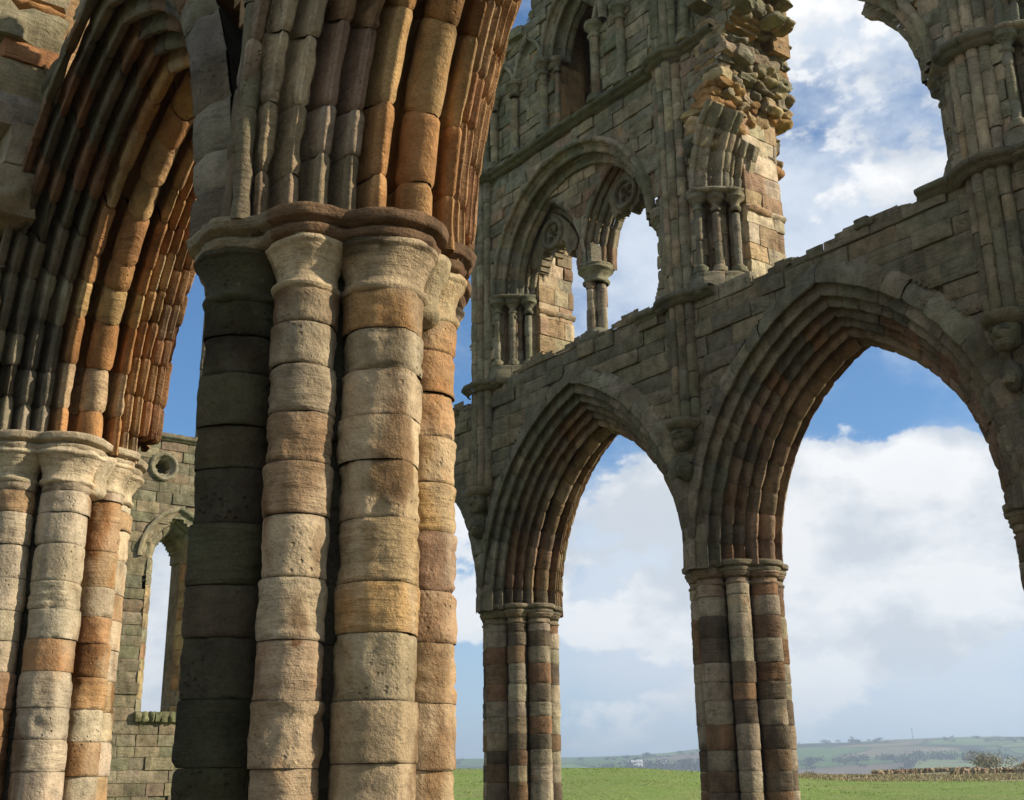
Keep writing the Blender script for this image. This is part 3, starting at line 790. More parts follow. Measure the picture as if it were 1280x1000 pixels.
# sub arches
SA, SR = .83, 1.73; SY = YW+.42; SC = [XB-1.04, XB+1.04]
def sub_groups(q=6):
    return [[(-.12, .33), (-.125, .29)]+rollpts((-.08, .25), .04, 170, 330, q)+[(-.03, .25), (-.02, .27)],
            [(-.02, .27), (.0, .20), (.07, .15), (.08, .18)],
            [(.08, .18), (.09, .14)]+rollpts((.135, .10), .045, 170, 330, q)+[(.18, .08), (.19, .11)],
            [(.19, .11), (.2, .05)]+rollpts((.25, .03), .045, 170, 330, q)+[(.30, .01), (.31, .04), (.35, .05), (.36, .01)],
            [(.36, .01), (.37, .0)]+rollpts((.415, -.01), .04, 170, 330, q)+[(.46, -.02), (.54, -.02)]]
for c in SC:
    mb = MB()
    for sd in (-1, 1):
        arch_half(mb, c, SY, SA, SR, TSP, sd, sub_groups(), lambda t, n, s: pick(TRC+[(.22, .155, .1)], .13, .1), vl=.3, sub=5, amp=.006, ero=.2, s0=-.03)
    mb.build('sub_arch', STONE_FAR, TB)
def tymp(X, Z):
    m = inside_arch(X, Z, XB, TA, TR, TSP, .06) & (Z > TSP)
    for c in SC: m &= ~inside_arch(X, Z, c, SA, SR, TSP, .28)
    return m
mb = MB(); ashlar(mb, (0, SY-.13, 0), (1, 0, 0), (0, -1, 0), XB-2.1, XB+2.1, TSP, 11.3, [(.42, .345, .22), (.35, .285, .185), (.46, .375, .24), (.27, .18, .115), (.31, .27, .185)], tymp, hr=(.2, .28), lr=(.3, .6), cell=.07, amp=.008, al=.1)
mb.build('tympanum', STONE_FAR, TB)
mb = MB(); slab(mb, (0, SY-.13, 0), (1, 0, 0), (0, -1, 0), XB-2.1, XB+2.1, TSP, 11.2, .04, .5, jit(TAN, 0, 0), tymp, cell=.06); mb.build('tympanum_core', STONE_FAR, TB)
# quatrefoils with the broken plate tracery below them
for i, c in enumerate(SC):
    qx, qz, qy = c, TSP+1.06, SY+.10
    mb = MB()
    A = np.linspace(0, 2*pi, 96, endpoint=False); tt = np.linspace(0, 2*pi, 12, endpoint=False)
    P = np.empty((len(tt), len(A), 3))
    for k, t in enumerate(tt):
        rr = .27+.05*np.cos(t); P[k] = np.stack([qx+rr*np.cos(A), np.full_like(A, qy-.03+.07*np.sin(t)), qz+rr*np.sin(A)], -1)
    P += (.006*fbm(P, 9, 2, 3))[..., None]
    mb.sheet(np.concatenate([P, P[:1]]), jit((.24, .22, .16), .1, .3), close=True)
    # plate with a four-lobed hole
    lob = np.full(len(A), .035)
    for k in range(4):
        a0 = k*pi/2+pi/4
        b = .118*np.cos(A-a0); k2 = .074**2-.118**2+b*b; lob = np.where((k2 > 0) & (b > 0), np.maximum(lob, b+np.sqrt(np.maximum(k2, 0))), lob)
    ring = [np.stack([qx+r*np.cos(A), np.full_like(A, y), qz+r*np.sin(A)], -1) for r, y in ((lob, qy+.40), (lob, qy), (lob*.6+.1, qy-.015), (np.full_like(A, .25), qy), (np.full_like(A, .25), qy+.12))]
    mb.sheet(np.stack(ring), jit((.27, .24, .17), .1, .2), close=True)
    mb.build('quatrefoil', STONE_FAR, TB)
    def plate(X, Z, c=c, i=i):
        m = inside_arch(X, Z, c, SA, SR, TSP, .03)
        m &= np.hypot(X-qx, Z-qz) > .22
        bot = qz-.30+.13*np.sin(X*13+i*2)+.06*np.sin(X*29)+(.22*sstep(.1, .6, np.abs(X-qx)))*(-1 if i == 0 else 1)
        return m & (Z > bot)
    mb = MB(); slab(mb, (0, qy-.02, 0), (1, 0, 0), (0, -1, 0), c-.85, c+.85, TSP, 10.7, 0, .22, jit((.25, .21, .14), 0, .1), plate, cell=.035)
    mb.build('plate_tracery', STONE_FAR, TB)
# middle colonnette cluster
mbx = XB
for dx, dy in ((-.12, .0), (.12, .0), (0, -.13), (0, .13)):
    mb = MB(); Z = zrange(S1+.45, TSP-.32, .35, .6)
    shaft(mb, mbx+dx, SY+.22+dy, .098, Z, [pick(TRP+[PALE], .1, .05) for _ in Z], seg=20, rings=8, amp=.004, joint=.007, keel=math.atan2(dy, dx))
    mb.build('mullion_shaft', STONE_FAR, TB)
mb = MB(); lathe(mb, mbx, SY+.22, [(.22, TSP-.34), (.25, TSP-.32), (.25, TSP-.29), (.21, TSP-.27), (.22, TSP-.2), (.29, TSP-.1), (.33, TSP-.085), (.33, TSP-.05), (.30, TSP-.04), (.345, TSP-.01), (.34, TSP+.02), (.05, TSP+.03)], pick(TRC, .1, .2), seg=32, amp=.012)
mb.build('mullion_capital', STONE_FAR, TB)
mb = MB(); rock(mb, (mbx, SY+.22, TSP+.16), (.2, .28, .2), pick(TRC, .1, .1), rot=(0, 0, 0), jitter=.05, n=8, rnd=.05); mb.build('mullion_springer', STONE_FAR, TB)
mb = MB(); lathe(mb, mbx, SY+.22, [(.36, S1+.0), (.36, S1+.26), (.33, S1+.3), (.34, S1+.35), (.27, S1+.42), (.22, S1+.46)], pick(TRC, .1, .4), seg=28, amp=.01); mb.build('mullion_base', STONE_FAR, TB)

# wall round the gallery bay, with its shafts and the string course above
T = thing('gallery_wall', 'greenish ashlar wall round the complete gallery bay between the two tall wall shafts', 'stone wall', (XB, YW, S1))
def gal_mask(X, Z):
    m = ~inside_arch(X, Z, XB, TA, TR, TSP, .38) & (Z > S1)
    m &= (Z > TSP-.1) | (X < XL+.44) | (X > XR-.44)
    end = XR+1.1+.08*np.sin(Z*9)
    m &= X > XL-.34-.05*np.sin(Z*7)-.06*np.sin(Z*17)
    m &= X < XR+.34
    return m & (Z < S2+.05)
GALP = [(0.315, 0.28, 0.2), (0.364, 0.315, 0.214), (0.28, 0.259, 0.186), (0.42, 0.35, 0.236), (0.252, 0.238, 0.178), (0.336, 0.252, 0.171)]
mb = MB(); ashlar(mb, (0, YW, 0), (1, 0, 0), (0, -1, 0), XL-.5, XR+.34, S1, S2, GALP, gal_mask, al=.4, amp=.012, cell=.075, hr=(.2, .29), lr=(.3, .7))
mb.build('ashlar_face', STONE_FAR, T)
mb = MB(); slab(mb, (0, YW, 0), (1, 0, 0), (0, -1, 0), XL-.5, XR+.34, S1, S2, .05, 1.7, jit(TAN, 0, .1), lambda X, Z: gal_mask(X-.05, Z) & gal_mask(X+.05, Z) & gal_mask(X, Z+.03), cell=.07)
mb.build('wall_core', STONE_FAR, T)
for X in (XL, XR):
    mb = MB(); wall_shaft(mb, X, S1+.1, S2-.12, pal=GALP, al=.55); mb.build('wall_shaft', STONE_FAR, T)
mb = MB()
band(mb, [(x, y, S2, nx, ny) for x, y, nx, ny in [(XL-.42, YW, 0, -1)]+shaft_string(XL)+[(XL+.42, YW, 0, -1), (XR-.42, YW, 0, -1)]+shaft_string(XR)+[(XR+.42, YW, 0, -1), (XR+1.15, YW, 0, -1)]], STRING, None, colf=strcol(.8), blocks=.6)
mb.build('string_course', STONE_FAR, T)

# broken stub right of the shaft
T = thing('gallery_stub', 'broken right-hand stub of the gallery with arch springing, pale end wall and jutting orange rubble', 'ruined wall', (XR+.8, YW, S1))
def endmask(Y, Z):
    return Z < 10.15+.5*(Y-YW)+.12*np.sin(Y*9)+.1*np.sin(Z*11)
jamb(T, XR, 1, ztop=10.9, endwall=endmask)
enc_half(T, XR+FP/2, -1, s1=.40, endcut=.05)
mb = MB()
arch_half(mb, XR+FP/2-1.04, SY, SA, SR, TSP, -1, sub_groups(), lambda t, n, s: pick(TRC, .13, .1), vl=.3, sub=5, amp=.006, ero=.2, s1=.5, endcut=.06)
mb.build('sub_arch', STONE_FAR, T)
def stub_mask(X, Z):
    m = (~inside_arch(X, Z, XR+FP/2, TA, TR, TSP, .38)) & ((Z > TSP) | (X < XR+.44)) & (Z > S1)
    lim = XR+.80+.10*sstep(9.6, 10.4, Z)+.45*sstep(10.7, 11.5, Z)+.08*np.sin(Z*7)
    return m & (X > XR+.34) & (X < lim) & (Z < S2+.02)
mb = MB(); ashlar(mb, (0, YW, 0), (1, 0, 0), (0, -1, 0), XR+.34, XR+1.9, S1, S2, GALP, stub_mask, al=.25, amp=.014, cell=.07, hr=(.2, .29), lr=(.3, .6))
mb.build('ashlar_face', STONE_FAR, T)
def core_mask(X, Z):
    lim = XR+.56+.06*np.sin(Z*6)+.36*sstep(9.8, 11.2, Z)
    return (X < lim) & ~((X > XR+.44) & (Z < TSP+.9))
mb = MB(); slab(mb, (0, YW, 0), (1, 0, 0), (0, -1, 0), XR+.3, XR+1.9, S1, S2+.6, .3, 1.7, jit((.30, .22, .14), 0, .1), core_mask, cell=.08)
mb.build('wall_core', STONE_FAR, T)
mb = MB(); RUB = [(.40, .25, .11), (.38, .28, .15), (.30, .25, .17), (.34, .20, .09), (.42, .33, .2), (.24, .21, .15), (.20, .18, .13)]
z = 9.72
while z < 12.0:      # ragged ends of the torn core courses, stepping out upwards
    hh = rng.uniform(.10, .19)
    y = YW-.02
    while y < YW+1.65:
        wy = rng.uniform(.16, .34)
        lim = XR+.78+.40*sstep(9.9, 11.1, z)+.05*np.sin(z*6+y*3)+rng.normal(0, .04)
        L = rng.uniform(.18, .28)
        c = pick(RUB[:5] if z < 10.75 and rng.random() < .75 else RUB[2:], .15, .05 if z < 10.8 else .3)
        rock(mb, (lim-L, y+wy/2, z+hh/2), (L*1.1, wy*.6, hh*.62), c, rot=(rng.normal(0, .09), rng.normal(.05, .1), rng.normal(0, .18)), jitter=.24, n=9, rnd=.5)
        y += wy
    x = XR+.62+.10*np.sin(z*5)+(.12 if z > 11.2 else 0)
    while z < 11.45 and x < XR+.75+.40*sstep(9.9, 11.1, z):      # face of the stub where the dressed stones are gone
        wx = rng.uniform(.15, .28)
        rec = .05+.16*sstep(11.5, 10.3, z)*rng.uniform(.5, 1.3)
        rock(mb, (x+wx/2, YW+rec+.04, z+hh/2), (wx*.58, .15, hh*.58), pick(RUB[:5] if z < 10.75 else RUB[2:], .18, .1), rot=(rng.normal(0, .09), rng.normal(0, .09), rng.normal(0, .15)), jitter=.22, n=9, rnd=.5)
        x += wx
    z += hh
mb.build('rubble_core', STONE_FAR, T)
mb = MB()
for (x, y, z, sx) in ((-11.2, 13.2, 11.3, .26),):
    rock(mb, (x, y, z), (sx, .26, .11), pick([(.27, .24, .17), (.22, .2, .15)], .1, .3), rot=(.05, .12, rng.normal(0, .3)), jitter=.18, n=7)
mb.build('jutting_block', STONE_FAR, T)
mb = MB(); rock(mb, (XR+.50, YW-.10, 9.72), (.08, .12, .12), jit(DARK, .1, .4), jitter=.25, n=10, rnd=.9); mb.build('head_stop', STONE_FAR, T)

# right-hand fragment
T = thing('gallery_fragment', 'gallery fragment at the right edge, tall shaft between broken arch and carved capitals', 'ruined wall', (XF, YW, S1))
jamb(T, XF, -1, reveal=True, ztop=9.6); jamb(T, XF, 1, reveal=True, ztop=10.5)
enc_half(T, XF-FP/2, 1, s1=.62, endcut=.03); enc_half(T, XF+FP/2, -1, s1=.55)
for c, sd, s1 in ((XF-FP/2+1.04, 1, .5), (XF+FP/2-1.04, -1, .6)):
    mb = MB(); arch_half(mb, c, SY, SA, SR, TSP, sd, sub_groups(), lambda t, n, s: pick(TRC, .13, .1), vl=.3, sub=5, amp=.006, ero=.2, s1=s1, endcut=.05)
    mb.build('sub_arch', STONE_FAR, T)
def frag_mask(X, Z):
    m = ~inside_arch(X, Z, XF+FP/2, TA, TR, TSP, .38) & ~inside_arch(X, Z, XF-FP/2, TA, TR, TSP, .38) & (Z > S1)
    m &= (Z > TSP-.1) | ((X > XF-.44) & (X < XF+.44))
    lim = XF-.75-1.0*sstep(9.0, 10.8, Z)+.1*np.sin(Z*9)
    return m & (X > lim) & (X < -5.5)
mb = MB(); ashlar(mb, (0, YW, 0), (1, 0, 0), (0, -1, 0), -9., -4.4, S1, 12., GALP, frag_mask, al=.25, amp=.012, cell=.08, hr=(.22, .3), lr=(.35, .7))
mb.build('ashlar_face', STONE_FAR, T)
mb = MB(); slab(mb, (0, YW, 0), (1, 0, 0), (0, -1, 0), -9., -4.4, S1, 12., .05, 1.7, jit(TAN, 0, .1), lambda X, Z: frag_mask(X, Z) & frag_mask(X-.06, Z) & frag_mask(X+.06, Z), cell=.08)
mb.build('wall_core', STONE_FAR, T)
mb = MB(); wall_shaft(mb, XF, S1+.1, 12., pal=TRP, al=.2); mb.build('wall_shaft', STONE_FAR, T)
mb = MB(); band(mb, [(x, y, TSP, nx, ny) for x, y, nx, ny in shaft_string(XF)], STRING, None, colf=strcol(.3), blocks=.4)
mb.build('string_course', STONE_FAR, T)
mb = MB()     # blind wall closing the gallery behind the right-hand opening
ashlar(mb, (0, YW+.95, 0), (1, 0, 0), (0, -1, 0), XF+.9, -5.5, S1, 10.5, REV, hr=(.26, .36), lr=(.4, .8), cell=.12, amp=.01)
mb.build('back_wall', STONE_FAR, T)

# ================================================================== clerestory stage
T = thing('clerestory_wall', 'ruined upper window stage with slender columns and lancets, green with algae, at the very top', 'ruined wall', (XB, YW, S2))
CB = S2+.03; CC = 13.42
KX = [XL+.48, XL+1.17, XL+2.10, XL+2.36, XR-1.78, XR-1.07, XR-.4]
COX = (KX[2]+KX[4])/2+.12
for i, x in enumerate(KX[:-1]):
    colonnette(T, x, YW-.02 if i != 3 else YW+.12, CB, CC, r=.085 if i != 3 else .06, cap=.3, capr=.17 if i != 3 else .12, pal=GALP, al=.6, base=.22)
CA, CR = .56, 1.25
def clmask(X, Z):
    m = (Z > S2) & ~(inside_arch(X, Z, COX, CA, CR, CC, .0))
    m &= ~inside_arch(X, Z, COX, CA, CR, CC, .40) | (Z < CC)
    top = 13.45+.9*sstep(XL-.2, XL+1.0, X)+1.4*sstep(XL+.8, XL+2.6, X)+.1*np.sin(X*9)+.06*np.sin(X*23)
    top = np.where(X > XR+.2, 13.6, top)
    lim = np.where(Z > 12.9, XR+1.75, XR+1.45)+.12*np.sin(Z*8)
    return m & (Z < top) & (X > XL-.3+.06*np.sin(Z*11)) & (X < lim)
CLP = [(0.28, 0.266, 0.186), (0.329, 0.294, 0.207), (0.252, 0.245, 0.178), (0.364, 0.315, 0.214), (0.224, 0.217, 0.157)]
mb = MB(); ashlar(mb, (0, YW+.04, 0), (1, 0, 0), (0, -1, 0), XL-.4, XR+2., S2, 15.6, CLP, clmask, al=.55, amp=.014, cell=.075, hr=(.2, .29), lr=(.3, .7), off=.016)
mb.build('ashlar_face', STONE_FAR, T)
mb = MB(); slab(mb, (0, YW+.04, 0), (1, 0, 0), (0, -1, 0), XL-.4, XR+2., S2, 15.4, .05, .75, jit(TAN, 0, .2), lambda X, Z: clmask(X, Z+.06) & clmask(X-.07, Z) & clmask(X+.07, Z), cell=.08)
mb.build('wall_core', STONE_FAR, T)
# outer skin of the wall passage
mb = MB(); ashlar(mb, (0, YW+1.25, 0), (1, 0, 0), (0, -1, 0), XL, XR+1.3, S2, 15.2, [(.33, .26, .17), (.28, .22, .15), (.24, .2, .14)], lambda X, Z: clmask(X, np.minimum(Z+.3, 15)) | (Z < 15.2) & (np.abs(X-COX) < 1.35), hr=(.24, .32), lr=(.3, .6), cell=.1, amp=.012)
ashlar(mb, (COX+.30, YW+.6, 0), (0, 1, 0), (-1, 0, 0), 0, .62, CB, 13.9, REV, hr=(.26, .34), lr=(.2, .4), cell=.09, amp=.01)
mb.build('passage_wall', STONE_FAR, T)
mb = MB(); slab(mb, (0, YW+1.25, 0), (1, 0, 0), (0, -1, 0), XL, XR+1.3, S2, 15.2, .03, .45, jit(TAN, 0, 0), lambda X, Z: (Z < 13.3) | (np.abs(X-COX) < 1.35), cell=.12); box(mb, (COX-1.7, YW+.72, S2+.05), (COX-.95, YW+1.27, 15.1), jit(TAN, 0, 0)); box(mb, (COX-.94, YW+.72, 14.5), (COX+1.2, YW+1.27, 15.1), jit(TAN, 0, 0)); mb.build('passage_core', STONE_FAR, T)
for sd in (-1, 1):
    mb = MB(); arch_half(mb, COX, YW+.04, CA, CR, CC, sd, [[(t, n-.02) for t, n in g] for g in enc_groups(6)], lambda t, n, s: pick(CLP, .13, .45), vl=.3, sub=5, amp=.006, ero=.2); mb.build('window_arch', STONE_FAR, T)
for p, q in ((0, 1), (1, 2), (4, 5), (5, 6)):
    x0, x1 = KX[p], KX[q]; c = (x0+x1)/2; a = (x1-x0)/2-.09
    mb = MB()
    for sd in (-1, 1):
        arch_half(mb, c, YW, a, a*2.4, CC, sd, [[(.02, .13), (-.03, .12)]+rollpts((-.02, .075), .05, 100, 300, 7)+[(.03, .03), (.03, .0), (.10, -.01)]], lambda t, n, s: pick(CLP, .13, .55), vl=.28, sub=5, amp=.006, ero=.2)
    mb.build('blind_arch', STONE_FAR, T)
mb = MB(); wall_shaft(mb, XR, S2+.1, 14.5, pal=CLP, al=.85); mb.build('wall_shaft', STONE_FAR, T)
mb = MB(); wall_shaft(mb, XL, S2+.1, 13.2, pal=CLP, al=.8); mb.build('wall_shaft', STONE_FAR, T)
colonnette(T, XR+.52, YW-.02, CB, 14.4, r=.085, pal=CLP, al=.6, base=.25)
mb = MB()
rock(mb, (XR+.98, YW-.05, 12.28), (.16, .3, .16), jit((.24, .22, .16), .1, .3), rot=(0, 0, .1), jitter=.1, n=6)
mb.build('jutting_block', STONE_FAR, T)
mb = MB()
for i in range(70):
    z = rng.uniform(11.9, 14.0); lim = (XR+1.7 if z > 12.9 else XR+1.42)+.12*np.sin(z*8)
    rock(mb, (lim+rng.uniform(-.1, .12), YW+rng.uniform(.05, 1.5), z), (rng.uniform(.1, .22), rng.uniform(.08, .18), rng.uniform(.05, .09)), pick([(.26, .22, .15), (.22, .2, .14), (.33, .25, .15)], .15, .25), rot=rng.normal(0, .12, 3), jitter=.24, n=8, rnd=.45)
for i in range(60):
    x = rng.uniform(XL-.2, XB+.6)
    zt = float(13.45+.9*sstep(XL-.2, XL+1.0, x)+1.4*sstep(XL+.8, XL+2.6, x))
    rock(mb, (x, YW+rng.uniform(.05, .7), zt+rng.normal(-.03, .07)), (rng.uniform(.12, .3), rng.uniform(.1, .2), rng.uniform(.06, .13)), pick(CLP, .15, .6), rot=rng.normal(0, .18, 3), jitter=.28, n=5)
mb.build('broken_edge', STONE_FAR, T)
BLOBS = [(125.0, 10.5, 7.0, .26), (121.0, 10.8, 5, .16), (129.0, 12.2, 3.6, .14), (137.5, 11.8, 7, .24), (144.5, 10, 5, .22), (159.5, 7.5, 8, .2), (130, 4.5, 9, .09),
         (126.8, 18.8, 5.0, -.25), (138.6, 17.0, 2.6, -.16), (158, 20, 9, -.45), (146.5, 21, 5, -.1), (320, 30, 75, .05)]  # last blob: unseen cloud behind the camera, added for white ambient light
VEILS = [(124, 32, 17, .20), (136, 25, 9, .14), (158, 20, 10, -.5), (126.8, 18.8, 5, -.12), (137, 10, 9, .14), (126, 7, 9, .08), (124.2, 4.5, 7, .16), (137, 4.5, 7, .14), (320, 40, 80, .05)]  # last veil: unseen, behind the camera, added for white ambient light
SKYTINT = (.5, .91, 1.24)
SUN_E = 5.0
EXPO = 0.5
# ================================================================== east gable seen through the left arch
GX = -32.0
GP = [(.20, .178, .12), (.235, .205, .14), (.175, .16, .112), (.27, .225, .15), (.22, .175, .12)]
def turn(mb):
    """local (x along wall, y into wall, z) -> gable plane facing +x"""
    mb.V = [np.stack([GX-v[:, 1], v[:, 0], v[:, 2]], 1) for v in mb.V]; return mb
GT = thing('gable_wall', 'distant mossy gable wall with tall lancet openings and a pierced rosette, seen through the left arch', 'ruined wall', (GX, 8.0, GROUND))
LC = [4.4, 8.45, 12.45]; LS = 6.02
UC = [3.7, 7.8, 11.93]
def gmask(Y, Z):
    m = Z > GROUND-.2
    for c in LC:
        m &= ~((np.abs(Y-c) < .80) & (Z > 1.7) & (Z < LS)) & ~(inside_arch(Y, Z, c, .80, 1.25, LS, 0.) & (Z >= LS))
        m &= np.hypot(Y-(c-.55), Z-8.62) > .40
    for c in UC: m &= ~((np.abs(Y-c) < .92) & (Z > 9.6))
    return m & (Z < 17.5+.6*np.sin(Y*2))
mb = MB(); ashlar(mb, (GX, 0, 0), (0, 1, 0), (1, 0, 0), 1.0, 15.0, GROUND, 18., GP, gmask, al=.28, amp=.018, cell=.11, hr=(.27, .36), lr=(.4, .8), off=.018)
mb.build('ashlar_face', STONE_FAR, GT)
def thin(Y, Z):      # the upper openings splay outwards
    m = np.ones_like(Y, bool)
    for c in UC: m &= ~((np.abs(Y-c) < 1.42) & (Z > 9.45))
    return m
def gmask2(Y, Z):
    m = gmask(Y, Z)
    for c in LC:
        m |= (np.abs(Y-c) < .82) & (Z > 1.6) & (Z < 7.6) & ~(((np.abs(Y-c) < .44) & (Z > 1.8) & (Z < LS)) | (inside_arch(Y, Z, c, .44, .90, LS, 0.) & (Z >= LS)))
    return m & thin(Y, Z)
mb = MB(); slab(mb, (GX, 0, 0), (0, 1, 0), (1, 0, 0), 1.0, 15.0, GROUND, 17.5, .75, 1.5, jit((.25, .21, .14), 0, .3), gmask2, cell=.055)
mb.build('outer_skin', STONE_FAR, GT)
mb = MB(); slab(mb, (GX, 0, 0), (0, 1, 0), (1, 0, 0), 1.0, 15.0, GROUND, 17.5, .08, .8, jit((.27, .23, .15), 0, .4), lambda Y, Z: thin(Y, Z) & gmask(Y, Z) & gmask(Y-.04, Z) & gmask(Y+.04, Z), cell=.08)
mb.build('wall_core', STONE_FAR, GT)
for c in LC:
    mb = MB()
    for sd in (-1, 1):      # splayed jambs, stone by stone
        Z = zrange(1.75, LS, .3, .45)
        for z0, z1 in zip(Z[:-1], Z[1:]):
            yy = np.array([.80, .70, .62, .53, .44]); xx = np.array([.0, .05, .28, .32, .76])
            zz = np.linspace(z0+.006, z1-.006, 5)
            P = np.stack([c+sd*np.repeat(yy[None], 5, 0), np.repeat(xx[None], 5, 0), np.repeat(zz[:, None], 5, 1)], -1)
            P += .012*fbm(P, 4, 2)[..., None]
            P[[0, -1], :, 0] += sd*.012
            mb.sheet(P, pick([(.33, .26, .14), (.38, .30, .17), (.27, .2, .12), (.24, .22, .15), (.30, .19, .1)], .12, .15))
        arch_half(mb, c, 0, .44, .90, LS, sd, [[(t, n) for t, n in g] for g in ([(-.06, .68), (-.1, .62), (-.08, .56), (0, .52)], [(0., .52), (.03, .42), (.1, .38), (.14, .42)], [(.14, .42), (.16, .3), (.24, .24), (.28, .28)], [(.28, .28), (.3, .14), (.5, .05), (.76, .0)])],
                  lambda t, n, s: pick([(.24, .22, .15), (.20, .19, .13), (.29, .25, .17), (.26, .19, .12)], .13, .35), vl=.32, sub=4, amp=.012, ero=.3)
    turn(mb).build('lancet_surround', STONE_FAR, GT)
    mb = MB()
    for i in range(9):
        y0 = c-.82+i*1.64/9
        rock(mb, (y0+.09, .35, 1.68), (.1, .5, .14), pick([(.22, .21, .12), (.26, .24, .14)], .15, .9), rot=(-.12, 0, 0), jitter=.12, n=5)
    turn(mb).build('lancet_sill', STONE_FAR, GT)
    A = np.linspace(0, 2*pi, 48, endpoint=False); qy, qz = c-.55, 8.62
    lob = np.full(len(A), .1)
    for k in range(6):
        b = .13*np.cos(A-k*pi/3); lob = np.maximum(lob, b+np.sqrt(np.maximum(.085**2-.13**2+b*b, 0))*(b > 0))
    ring = [np.stack([qy+r*np.cos(A), np.full_like(A, y), qz+r*np.sin(A)], -1) for r, y in
            ((lob, .5), (lob, .1), (lob*.5+.16, .06), (np.full_like(A, .29), .05), (np.full_like(A, .31), -.04), (np.full_like(A, .35), -.08), (np.full_like(A, .41), -.06), (np.full_like(A, .44), .03))]
    mb = MB(); mb.sheet(np.stack(ring), jit((.27, .25, .17), .1, .35), close=True); turn(mb).build('rosette', STONE_FAR, GT)
mb = MB()
for z in (9.5,):
    band(mb, [(GX, 1.0, z, 1, 0), (GX, 15., z, 1, 0)], STRING, None, colf=strcol(.7), blocks=.7)
mb.build('string_course', STONE_FAR, GT)

# ================================================================== ground, hills
def smax(a, b, x): return sstep(a, b, x)
def hz(x, y):
    r = np.hypot(x, y); az = np.degrees(np.arctan2(y, x))
    lf = sstep(126, 139, az)          # higher crest towards the left of the arches
    rise = (1.25+.95*lf)*sstep(16, 74, r)+.5*(1-lf)*sstep(76, 135, r)
    drop = -(9+4*lf)*sstep(140-45*lf, 420, r)
    far = -26*sstep(300, 800, r)
    el = .0285-.0075*sstep(122, 146, az)
    hill = (el*3600+24)*sstep(900, 3700, r)**1.15
    n = np.stack([x, y, 0*x], -1)
    hill = hill+sstep(700, 2500, r)*(18*fbm(n, 1/900., 3, 5))+sstep(200, 900, r)*4*fbm(n, 1/260., 2, 8)
    small = .05*fbm(n, 1/5., 3, 2)*sstep(6, 20, r)+.14*fbm(n, 1/14., 2, 4)*sstep(20, 50, r)*(1-sstep(150, 400, r))
    return GROUND+rise+drop+far+hill+small
def ring_mesh(name, rs, azs, mat, kind, wrap=False):
    R, A = np.meshgrid(rs, np.radians(azs), indexing='ij')
    X, Y = R*np.cos(A), R*np.sin(A)
    mb = MB(); mb.sheet(np.stack([X, Y, hz(X, Y)], -1), (1, 1, 1, 0))
    o = mb.build(name, mat); o['kind'] = kind; return o

